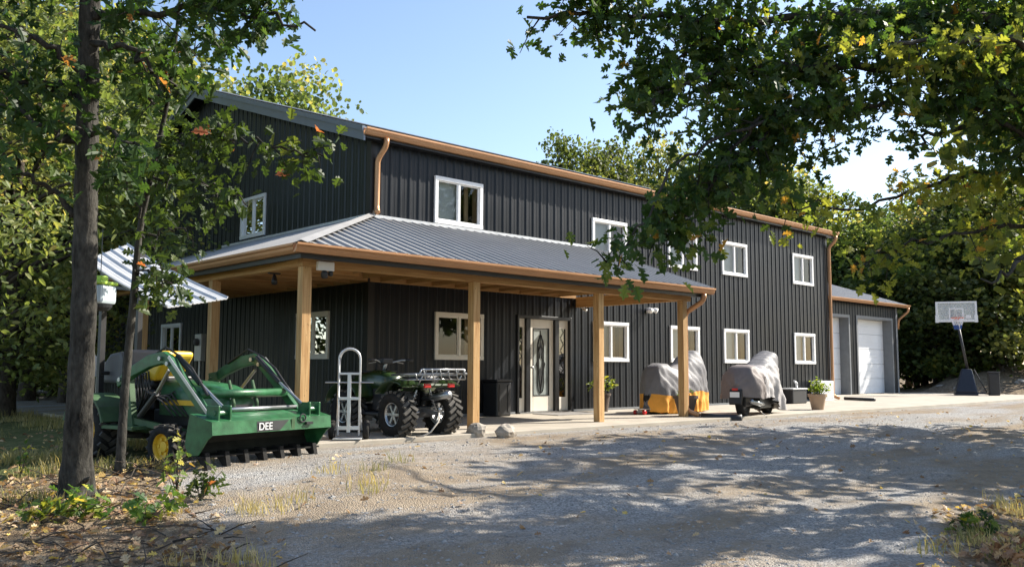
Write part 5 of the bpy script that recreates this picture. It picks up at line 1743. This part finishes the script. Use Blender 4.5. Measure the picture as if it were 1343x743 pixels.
# left woods
for k, px, d, s, sx in (('yellow', 40, 31, 1.0, 1.1), ('broad', 140, 36, 1.05, 1), ('broad', -60, 33, 1.0, 1), ('yellow', 170, 30, 0.85, 1), ('tall', 80, 42, 1.0, 1.1), ('tall', -20, 44, 1.0, 1.1),
                        ('broad', 10, 40, 0.95, 1.1), ('yellow', 110, 46, 1.15, 1), ('low', 20, 33, 0.75, 1), ('lowdark', 75, 35, 0.9, 1.1), ('lowdark', 130, 37, 1.0, 1.1), ('low', -40, 36, 0.8, 1), ('lowdark', -5, 38, 1.0, 1.1), ('low', 160, 39, 0.8, 1.1),
                        ('tall', 190, 50, 0.9, 1), ('broad', -110, 38, 1.1, 1), ('lowdark', 40, 40, 1.2, 1.2)):
    put('L', k, px, d, s, sx)
for k, px, d, s, sx in (('near', 15, 22, 0.90, 1.0), ('near', -80, 20, 0.95, 1.0), ('near', 90, 29, 0.95, 1.0)):
    put('L', k, px, d, s, sx)
# behind the house
for k, px, d, s, sx in (('yellow', 318, 40, 1.12, 0.9), ('broad', 365, 44, 0.90, 0.8), ('tall', 735, 56, 0.95, 0.8), ('tall', 800, 58, 0.98, 0.85), ('yellow', 850, 60, 1.35, 0.8), ('broad', 770, 60, 1.05, 0.9)):
    put('B', k, px, d, s, sx)
# right woods
for k, px, d, s, sx in (('broad', 930, 60, 1.05, 1), ('yellow', 1000, 58, 1.08, 1), ('broad', 1060, 56, 0.92, 1), ('pine', 985, 64, 0.95, 1.2), ('yellow', 1130, 54, 0.75, 1.2), ('tall', 1160, 55, 0.62, 1.3), ('broad', 1210, 53, 0.72, 1.2), ('tall', 1260, 52, 0.62, 1.4),
                        ('broad', 1310, 50, 0.72, 1.2), ('yellow', 1350, 54, 0.72, 1.1), ('low', 1225, 49, 1.0, 1.1), ('low', 1270, 50, 1.0, 1.2), ('lowdark', 1310, 48, 1.0, 1.2), ('yellow', 1240, 51, 0.66, 1.2), ('low', 1200, 52, 1.1, 1.1), ('lowdark', 1150, 56, 1.2, 1.2), ('yellow', 1290, 58, 0.85, 1.2), ('broad', 1370, 60, 0.75, 1.2), ('tall', 1190, 60, 0.7, 1.2)):
    put('R', k, px, d, s, sx)

# ------------------------------------------------------------------ near oaks: real boughs, twigs and lobed leaves
def oak(name, label, base, trunk_pts, r0, r1, boughs, leaf_m, seed, leaf=0.15, twig=0.45, per_m=60, spread=0.30, flare=1.5, group=None):
    """boughs: list of (polyline, start radius, density factor, sag). Twigs leave each bough; leaves sit along the twigs."""
    rg = np.random.default_rng(seed)
    t = thing(name, label, 'tree', base, 0, group)
    B = Vector(base)
    tp = curve([Vector(p)-B for p in trunk_pts], 8)
    n = len(tp)
    mb = MB()
    rad = []
    for i in range(n):
        f = i/(n-1)
        r = r0+(r1-r0)*f
        hh = tp[i].z
        r *= 1+(flare-1)*math.exp(-max(0, hh)*4.0)
        r *= 1+0.05*math.sin(i*2.1)
        rad.append(r)
    tq = curve(tp, 6); rq = np.interp(np.linspace(0, 1, len(tq)), np.linspace(0, 1, n), rad)
    NA = 40
    vs = []
    for i, p in enumerate(tq):
        d = (tq[min(i+1, len(tq)-1)]-tq[max(i-1, 0)]).normalized()
        u_ = d.orthogonal().normalized() if i == 0 else (u_-d*u_.dot(d)).normalized()
        w_ = d.cross(u_)
        for j in range(NA):
            a = 2*PI*j/NA
            rr = rq[i]
            fl = 1+0.20*math.exp(-max(0, p.z)*5)*math.cos(5*a+seed)*(1 if flare > 1.3 else 0.3)
            ridge = float(vnoise(a*14/(2*PI)*2, p.z*3.2+seed, 3))*0.5+float(vnoise(a*26/(2*PI)*2, p.z*6+seed, 4))*0.5
            wob = float(vnoise(a*1.0, p.z*1.5, seed))-0.5
            rr = rr*fl*(1+0.10*(ridge-0.5)+0.10*wob)
            vs.append(p+(u_*math.cos(a)+w_*math.sin(a))*rr)
    fs = [(i*NA+j, i*NA+(j+1) % NA, (i+1)*NA+(j+1) % NA, (i+1)*NA+j) for i in range(len(tq)-1) for j in range(NA)]
    mb.add(vs, fs)
    for q in range(5):
        i = 6+q*7
        if i < len(tq)-2:
            a = 2.4*q+seed; dd = Vector((math.cos(a), math.sin(a), 0.25)); rr = rq[i]
            mb.tube([tq[i]+dd*rr*0.7, tq[i]+dd*rr*1.12, tq[i]+dd*rr*1.5+Vector((0, 0, 0.02))], [rr*0.24, rr*0.15, rr*0.05], 7)
    mb.build('trunk', 'bark', t, smooth=True)
    P, T = [], []
    for pts, rb, dens, sag, *sun_tint in boughs:
        sun_tint = sun_tint[0] if sun_tint else 0.0  # raised leaf tint stands in for sun glowing through a bough
        bp = curve([Vector(p)-B for p in pts], 6)
        bm = MB()
        k = len(bp)
        bp = [p+Vector(tuple(rg.normal(size=3)*0.03)) for p in bp]
        bm.tube(bp, [rb*(1-0.86*i/(k-1))+0.004 for i in range(k)], 8)
        L = [0.0]
        for i in range(1, k): L.append(L[-1]+(bp[i]-bp[i-1]).length)
        tot = L[-1]
        m = int(tot*9.6*dens)
        patch = rg.random()*50
        for q in range(m):
            f = 0.12+0.88*rg.random()
            s = f*tot
            i = max(1, int(np.searchsorted(L, s)))
            i = min(i, k-1)
            a = bp[i-1].lerp(bp[i], (s-L[i-1])/max(1e-4, L[i]-L[i-1]))
            d = (bp[i]-bp[i-1]).normalized()
            o = Vector(tuple(rg.normal(size=3))); o.z = o.z*0.6-sag
            o = (o-d*o.dot(d)*0.6).normalized()
            ln = twig*(0.5+0.9*rg.random())*(1.15-0.5*f)
            o = (o+d*0.5).normalized()
            # gaps: skip some stretches so the sky shows
            if float(vnoise(s*1.1+patch, rg.random()*0.6, seed)) < 0.28: continue
            b = a+o*ln*0.5+Vector((0, 0, 0.02)); c = a+o*ln+Vector((0, 0, -0.06*ln))
            bm.tube([a, b, c], [0.008, 0.005, 0.003], 4)
            nl = int(per_m*ln*0.55)+3
            fl = 0.25+0.75*rg.random(nl)
            pts2 = np.array([list(a.lerp(b, x*2) if x < 0.5 else b.lerp(c, x*2-1)) for x in fl])
            pts2 += rg.normal(size=(nl, 3))*spread*0.34
            P.append(pts2)
            T.append(np.clip(np.minimum(rg.normal(0.42, 0.16)+sun_tint+rg.normal(size=nl)*0.16, 0.94)+(rg.random(nl) > 0.985-0.02*sun_tint)*0.6, 0, 1))
        bm.build('branch', 'bark', t, smooth=True)
    P = np.concatenate(P); T = np.concatenate(T)
    leaf_object('crown', P, leaf*(0.65+0.6*rg.random(len(P))), OAKT, OAKF, leaf_m, t, tint=T, up=0.35, rng=rg, droop=0.5)
    return t

def at(px, py, dep):
    """a point in the yard, from a photo column and row and its depth in metres (real place of a bough)"""
    x = px-671.5; y = py-371.5
    v = _F*dep+_R2*(x/1155.8*dep)-_U2*(y/1155.8*dep)
    p = CAM+v
    return (p.x, p.y, p.z)

# big oak right of the drive, trunk beyond the right edge, boughs reaching over the gravel
tb = (2.9, -11.9)
gb = float(gz(*tb))
TB = Vector((tb[0], tb[1], gb))
def up(h, dx=0, dy=0): return (tb[0]+dx, tb[1]+dy, gb+h)
boughs = [
  ([up(3.6), at(1330, 40, 9.6), at(1150, 20, 9.0), at(960, 25, 8.4), at(800, 20, 7.9), at(700, 22, 7.6)], 0.06, 1.7, 0.25),
  ([up(3.8), at(1320, -40, 9.3), at(1120, -50, 8.6), at(930, -40, 8.0), at(760, -25, 7.6)], 0.06, 1.6, 0.3),
  ([up(3.2), at(1300, 110, 9.4), at(1130, 90, 8.8), at(980, 90, 8.3), at(880, 110, 7.9), at(830, 150, 7.7)], 0.055, 1.8, 0.3),
  ([up(3.0), at(1290, 150, 9.2), at(1120, 140, 8.6), at(980, 165, 8.1), at(890, 215, 7.8), at(845, 290, 7.6), at(790, 350, 7.5)], 0.022, 1.4, 0.3),
  ([at(1000, 150, 8.2), at(930, 230, 8.1), at(885, 265, 8.0), at(855, 320, 7.9)], 0.014, 1.3, 0.3),
  ([at(1050, 150, 8.8), at(1000, 200, 8.7), at(960, 230, 8.6), at(910, 250, 8.5)], 0.014, 1.4, 0.3),
  ([at(1040, 140, 8.4), at(960, 210, 8.2), at(910, 270, 8.0), at(880, 310, 7.9)], 0.022, 1.6, 0.3),
  ([at(1080, 120, 8.6), at(1010, 180, 8.6), at(970, 220, 8.6), at(960, 240, 8.6)], 0.022, 1.5, 0.3),
  ([at(1120, 60, 9.0), at(1040, 80, 9.0), at(990, 130, 9.0), at(950, 170, 9.0)], 0.025, 1.7, 0.3),
  ([at(1000, 20, 8.6), at(930, 60, 8.4), at(880, 80, 8.3), at(840, 100, 8.2)], 0.02, 2.0, 0.3),
  ([up(2.7), at(1340, 230, 10.2), at(1230, 240, 10.0), at(1120, 270, 9.6), at(1030, 270, 9.2)], 0.030, 0.75, 0.3, 0.6),  # last value lightens the leaf colour as if backlit
  ([up(2.5), at(1350, 300, 10.2), at(1280, 300, 10.0), at(1200, 320, 9.8), at(1120, 350, 9.6)], 0.028, 0.8, 0.35, 0.6),
  ([up(2.9), at(1340, 180, 9.6), at(1260, 165, 9.4), at(1190, 190, 9.2)], 0.05, 0.4, 0.2, 0.6),
  ([up(4.0), at(1340, -10, 10.4), at(1230, 0, 10.2), at(1080, 40, 9.8), at(1000, 60, 9.6)], 0.06, 0.8, 0.3, 0.3),
  ([up(2.3), at(1360, 340, 9.4), at(1330, 350, 9.2), at(1290, 370, 9.0)], 0.04, 0.5, 0.3, 0.6),
  ([up(3.0), at(1360, 80, 8.8), at(1240, 60, 8.4), at(1100, 55, 8.0)], 0.05, 0.6, 0.3, 0.45),
  ([up(4.2), (1.5, -10.2, gb+5.6), (-0.5, -9.0, gb+6.6), (-2.0, -8.4, gb+6.9)], 0.08, 0.8, 0.2),
  ([up(4.4), (3.4, -9.9, gb+6.0), (4.2, -8.4, gb+6.8)], 0.08, 1.6, 0.2),
  ([up(4.2), (4.2, -10.6, gb+5.4), (5.4, -9.4, gb+5.9)], 0.07, 1.5, 0.2),
  ([up(4.6), (4.8, -10.5, gb+6.4), (6.4, -9.4, gb+7.2)], 0.08, 1.2, 0.2),
  ([up(4.8), (2.6, -13.2, gb+7.0), (1.2, -14.4, gb+8.2)], 0.08, 1.2, 0.2),
]
oak('oak_tree', 'large oak whose boughs overhang the drive from the right', (tb[0], tb[1], gb), [up(-0.3), up(1.5, 0.03, 0), up(3.2, 0.05, 0.1), up(5.2, 0.0, 0.2), up(7.5, 0.1, 0.1)], 0.27, 0.08, boughs, 'oak', 21, leaf=0.135, per_m=66)

# oak in the left foreground
lb_ = at(101, 690, 7.92)[:2]
gl = float(gz(*lb_))
boughsL = [
  ([at(118, 30, 7.9), at(170, 15, 7.7), at(260, 10, 7.5), at(340, 20, 7.3), at(415, 40, 7.2)], 0.035, 1.25, 0.35),
  ([at(118, -30, 7.9), at(200, -50, 7.6), at(300, -40, 7.4), at(380, -15, 7.3)], 0.035, 1.3, 0.35),
  ([at(114, 90, 7.9), at(60, 60, 7.7), at(0, 40, 7.6), at(-80, 30, 7.5)], 0.035, 0.9, 0.3),
  ([at(112, 110, 7.9), at(50, 110, 7.7), at(-10, 90, 7.5), at(-80, 70, 7.4)], 0.03, 0.55, 0.3),
  ([at(108, 130, 7.9), at(60, 118, 7.8), at(0, 100, 7.8), at(-60, 90, 7.8)], 0.03, 0.35, 0.1),
  ([at(106, 185, 7.9), at(75, 180, 7.7), at(30, 150, 7.6), at(-20, 125, 7.5)], 0.035, 0.35, 0.1),
  ([at(104, 280, 7.9), at(60, 245, 7.8), at(20, 225, 7.6), at(-30, 220, 7.5)], 0.026, 0.4, 0.2),
  ([at(118, 60, 7.9), at(160, 60, 7.8), at(200, 90, 7.7), at(215, 130, 7.7)], 0.03, 0.45, 0.4),
  ([at(116, 0, 7.9), at(60, -40, 7.7), at(-20, -60, 7.5)], 0.035, 1.2, 0.3),
  ([at(110, 170, 7.9), at(150, 175, 7.6), at(190, 200, 7.5)], 0.025, 0.55, 0.4),
  ([at(120, -60, 7.9), at(140, -200, 7.6), at(220, -300, 7.4)], 0.04, 1.2, 0.1),
  ([at(120, -60, 7.9), at(40, -220, 8.2), at(-60, -300, 8.6)], 0.04, 1.2, 0.1),
]
oak('oak_tree', 'dark-barked oak trunk standing in the left foreground', (lb_[0], lb_[1], gl), [(lb_[0], lb_[1], gl-0.2), at(102, 600, 7.95), at(110, 400, 7.9), at(114, 200, 7.9), at(118, 0, 7.9), at(122, -200, 7.9), at(126, -380, 7.9)], 0.126, 0.066, boughsL, 'oak2', 33, leaf=0.15, flare=1.38)

# sapling beside it
sb_ = at(155, 650, 9.1)
gs = float(gz(sb_[0], sb_[1]))
boughsS = [
  ([at(205, 195, 9.2), at(260, 180, 8.9), at(330, 185, 8.7), at(400, 200, 8.5), at(430, 205, 8.5)], 0.016, 0.7, 0.3),
  ([at(196, 230, 9.2), at(240, 235, 9.0), at(300, 250, 8.8), at(330, 265, 8.7)], 0.014, 0.55, 0.3),
  ([at(190, 260, 9.2), at(215, 240, 9.0), at(245, 210, 8.9)], 0.014, 0.45, 0.3),
  ([at(188, 290, 9.2), at(165, 240, 9.1), at(150, 200, 9.0)], 0.014, 0.7, 0.3),
  ([at(185, 310, 9.2), at(220, 305, 9.0), at(250, 300, 8.9)], 0.012, 0.4, 0.3),
  ([at(215, 150, 9.2), at(190, 120, 9.0), at(165, 60, 8.9), at(150, 20, 8.8)], 0.014, 1.0, 0.3),
  ([at(222, 120, 9.2), at(250, 80, 9.0), at(270, 40, 8.9)], 0.012, 0.7, 0.3),
  ([at(178, 350, 9.2), at(200, 360, 9.0), at(225, 370, 8.9)], 0.009, 0.8, 0.3),
  ([at(200, 210, 9.2), at(230, 200, 9.3), at(290, 190, 9.4), at(320, 180, 9.4)], 0.012, 0.2, 0.3),
]
oak('oak_sapling', 'slim leaning sapling in front of the tractor beside the oak', (sb_[0], sb_[1], gs), [(sb_[0], sb_[1], gs-0.1), at(165, 500, 9.2), at(176, 380, 9.2), at(184, 300, 9.2), at(205, 200, 9.2), at(222, 120, 9.2), at(236, 0, 9.2), at(240, -60, 9.2)], 0.047, 0.010, boughsS, 'oak2', 41, leaf=0.15, flare=1.2, twig=0.36)

# jug hanging from the oak by a string
jl = at(131, 385, 8.3)
J = thing('hanging_jug', 'cloudy plastic jug with lime lid hanging by a string from the oak', 'jug', jl, R(35))
MB().prism([(-0.12, -0.10), (0.12, -0.10), (0.12, 0.10), (-0.12, 0.10)], 2, -0.10, 0.08).build('tank', 'jug', J, bevel=0.03)
MB().box(-0.125, 0.125, -0.105, 0.105, 0.082, 0.115).box(-0.05, 0.05, -0.05, 0.05, 0.115, 0.17).build('lid', 'lime', J, bevel=0.012)
MB().lathe([(0.08, -0.16), (0.11, -0.13), (0.115, -0.105)], (0, 0, 0), 2, 20, True).build('tray', 'black_plastic', J)
MB().tube([(0, 0, 0.17), (0, 0, 0.62)], 0.004, 5).build('string', 'black_plastic', J)

# shade oaks beyond the right edge of the photograph: their crowns throw the dappled shade
def shade_oak(x, y, h, cr, seed, label, n=4200, ls=0.34):
    t = woodland_tree(seed, h, cr, h*0.35, 34, n, ls, 'wood_leaf', 'bark')
    t.name = 'oak_tree'
    t.location = (x, y, float(gz(x, y))-0.05)
    tag(t, label, 'tree', 'oaks along the right side of the drive')
shade_oak(8.3, -9.9, 8.2, 2.3, 64, 'oak with crown just right of the drive', 1700, 0.20)
shade_oak(12.2, -10.2, 8.0, 2.4, 65, 'oak with crown just right of the drive', 1500, 0.22)
shade_oak(13.5, -12.6, 8.0, 2.4, 61, 'oak with crown just right of the drive', 1500, 0.26)
shade_oak(9.2, -14.6, 8.5, 2.6, 62, 'oak with crown just right of the drive', 1500, 0.26)

# ------------------------------------------------------------------ small ground things
def scatter(n, xr, yr, keep, rg):
    out = []
    while len(out) < n:
        x = rg.uniform(*xr, size=4*n); y = rg.uniform(*yr, size=4*n)
        k = keep(x, y, rg)
        out += list(zip(x[k], y[k]))
    out = np.array(out[:n])
    return np.column_stack([out, gz(out[:, 0], out[:, 1])])

def view(x, y, lo=0.0, hi=30):
    dx, dy = x-CAM.x, y-CAM.y
    f = dx*0.682+dy*0.731; r_ = dx*0.731-dy*0.682
    return (f > lo) & (f < hi) & (np.abs(r_) < f*0.66+1.0)

rg = np.random.default_rng(71)
def k_litter(x, y, rg):
    d, g, l = zones(x, y)
    return view(x, y, 2.5, 26) & (rg.random(len(x)) < (l*0.95+0.10*g+0.015*d))
P = scatter(9000, (-11, 14), (-13.5, 2), k_litter, rg)
P[:, 2] += 0.012+0.02*rg.random(len(P))
o = leaf_object('fallen_leaves', P, 0.085*(0.5+0.8*rg.random(len(P))), OAKT, OAKF, 'litter', None, up=0.75, rng=rg)
tag(o, 'fallen brown and yellow oak leaves over the woodland floor', 'leaves', kind='stuff')

def k_grass(x, y, rg):
    d, g, l = zones(x, y)
    pat = vnoise(x*1.3, y*1.3, 17)
    return view(x, y, 3, 22) & (rg.random(len(x)) < np.clip((pat-0.52)*5, 0, 1)*(0.8*g+0.35*l+0.28*d*((x < -3.0) & (y < -3.9) & (y > -7.2)))) & ~((x > -3.8) & (y > -3.8)) & (np.hypot((x+4.2)/1.35, (y+4.9)/0.7) > 1)
P = scatter(460, (-11, 3), (-12.5, 8), k_grass, rg)
PP = np.repeat(P, 34, axis=0)
PP[:, :2] += rg.normal(size=(len(PP), 2))*0.085
n = len(PP)
V = []; F = []
hgt = rg.uniform(0.05, 0.17, n); ang = rg.uniform(0, 2*PI, n); ln = rg.uniform(0.2, 0.9, n)
tint = np.clip(np.repeat(rg.random(len(P)), 34)*0.6+rg.random(n)*0.3+0.28, 0, 1)
dxy = np.column_stack([np.cos(ang), np.sin(ang)])
pr_ = np.column_stack([-np.sin(ang), np.cos(ang)])
b0 = PP.copy(); b0[:, :2] -= pr_*0.004; b1 = PP.copy(); b1[:, :2] += pr_*0.004
mid0 = PP.copy(); mid0[:, :2] += dxy*(hgt*ln*0.35)[:, None]-pr_*0.003; mid0[:, 2] += hgt*0.6
mid1 = PP.copy(); mid1[:, :2] += dxy*(hgt*ln*0.35)[:, None]+pr_*0.003; mid1[:, 2] += hgt*0.6
tip = PP.copy(); tip[:, :2] += dxy*(hgt*ln)[:, None]; tip[:, 2] += hgt
V = np.stack([b0, b1, mid1, mid0, tip], 1).reshape(-1, 3)
ids = np.arange(n)*5
F = np.column_stack([ids, ids+1, ids+2, ids+3]).tolist()+np.column_stack([ids+3, ids+2, ids+4]).tolist()
me = bpy.data.meshes.new('grass'); me.from_pydata(V.tolist(), [], F)
a_ = me.attributes.new('tint', 'FLOAT', 'FACE'); a_.data.foreach_set('value', np.tile(tint, 2).astype(np.float32))
me.materials.append(MT['grass'])
o = bpy.data.objects.new('grass', me); COL.objects.link(o)
tag(o, 'dry tufts of grass at the edge of the gravel', 'grass', kind='stuff')

def k_stone(x, y, rg):
    d, g, l = zones(x, y)
    cd = np.hypot(x-CAM.x, y-CAM.y)
    return view(x, y, 2.5, 20) & (rg.random(len(x)) < d*np.clip(6.0/cd, 0, 1)**1.2+0.04*l) & ~((x > -3.75) & (y > -3.75))
P = scatter(13000, (-10, 12), (-13, -3.7), k_stone, rg)
n = len(P)
oc = np.array([(1, 0, 0), (0, 1, 0), (-1, 0, 0), (0, -1, 0), (0.25, 0.15, 0.5), (0, 0, -0.5)], float)
sz = rg.gamma(2.0, 0.0042, n)+0.005
jit = rg.uniform(0.6, 1.35, (n, 6, 3))
a = rg.uniform(0, 2*PI, n)
ox = oc[None]*jit*sz[:, None, None]
rx = ox[..., 0]*np.cos(a)[:, None]-ox[..., 1]*np.sin(a)[:, None]; ry = ox[..., 0]*np.sin(a)[:, None]+ox[..., 1]*np.cos(a)[:, None]
V = np.stack([rx, ry, ox[..., 2]], -1)+P[:, None]
ff = np.array([(0, 1, 4), (1, 2, 4), (2, 3, 4), (3, 0, 4), (1, 0, 5), (2, 1, 5), (3, 2, 5), (0, 3, 5)])
F = (np.arange(n)[:, None, None]*6+ff[None]).reshape(-1, 3)
me = bpy.data.meshes.new('gravel'); me.from_pydata(V.reshape(-1, 3).tolist(), [], F.tolist()); me.materials.append(MT['stones'])
o = bpy.data.objects.new('gravel', me); COL.objects.link(o)
tag(o, 'loose angular stones scattered over the gravel drive', 'gravel', kind='stuff')

# twigs and dead stalks in the lower left
tw = MB()
for k in range(420):
    x = rg.uniform(-8.6, -4.6); y = rg.uniform(-9.0, -4.0)
    if zones(np.array([x]), np.array([y]))[0][0] > 0.6: continue
    z = float(gz(x, y)); a = rg.uniform(0, 6.28); l_ = rg.uniform(0.1, 0.55); up_ = rg.uniform(0, 0.35)*l_
    tw.tube([(x, y, z+0.01), (x+l_*0.5*math.cos(a)+rg.normal()*0.02, y+l_*0.5*math.sin(a), z+up_*0.6+0.02), (x+l_*math.cos(a), y+l_*math.sin(a), z+up_+0.015)], [0.006, 0.005, 0.002], 5)
tag(tw.build('dead_twigs', 'bark2'), 'dead twigs and stalks lying under the foreground oak', 'twigs', kind='stuff')

def weed(label, px, py, dep, h, n, ls, m, seed, spread=0.22, group=None):
    x, y, _ = at(px, py, dep)
    z = float(gz(x, y))
    rg = np.random.default_rng(seed)
    t = thing('weed_plant', label, 'plant', (x, y, z), 0, group)
    st = MB(); P = []
    for k in range(5):
        a = rg.random()*6.28; q = spread*rg.random()
        tip = Vector((q*math.cos(a), q*math.sin(a), h*(0.5+0.5*rg.random())))
        st.tube([(0, 0, -0.02), tip*0.5+Vector((0, 0, 0.03)), tip], [0.005, 0.004, 0.002], 5)
        for i in range(n//5):
            f = 0.2+0.8*rg.random()
            P.append(np.array(tip*f)+rg.normal(size=3)*ls*0.4)
    st.build('stem', 'bark2', t)
    leaf_object('leaves', P, ls*(0.6+0.7*rg.random(len(P))), OAKT, OAKF, m, t, up=0.45, rng=rg)
    return t
weed('tall green weed standing in front of the tractor front wheel', 232, 640, 8.3, 0.62, 34, 0.10, 'weed_leaf', 1, 0.18)
weed('clump of pale yellow-green seedlings at the oak foot', 120, 715, 7.3, 0.22, 60, 0.12, 'weed_leaf', 2, 0.40)
weed('dark leafy sprig at the edge of the gravel near the tractor bucket', 262, 675, 7.9, 0.30, 45, 0.11, 'oak2', 3, 0.22)
weed('yellowing seedlings in the lower left corner of the litter', 50, 730, 7.0, 0.22, 50, 0.11, 'weed_leaf', 4, 0.35)
weed('thin pale stalk weed left of the oak trunk', 28, 600, 9.5, 0.40, 22, 0.09, 'weed_leaf', 5, 0.16)
weed('green seedlings with yellow leaves between oak and drive', 190, 725, 7.2, 0.16, 50, 0.12, 'weed_leaf', 6, 0.40)
weed('rust-leaved seedlings at the lower right edge of the drive', 1320, 690, 7.0, 0.26, 55, 0.11, 'litter', 7, 0.40)
weed('green seedling in the shade right of the drive', 1285, 650, 8.2, 0.24, 40, 0.11, 'oak', 8, 0.30)
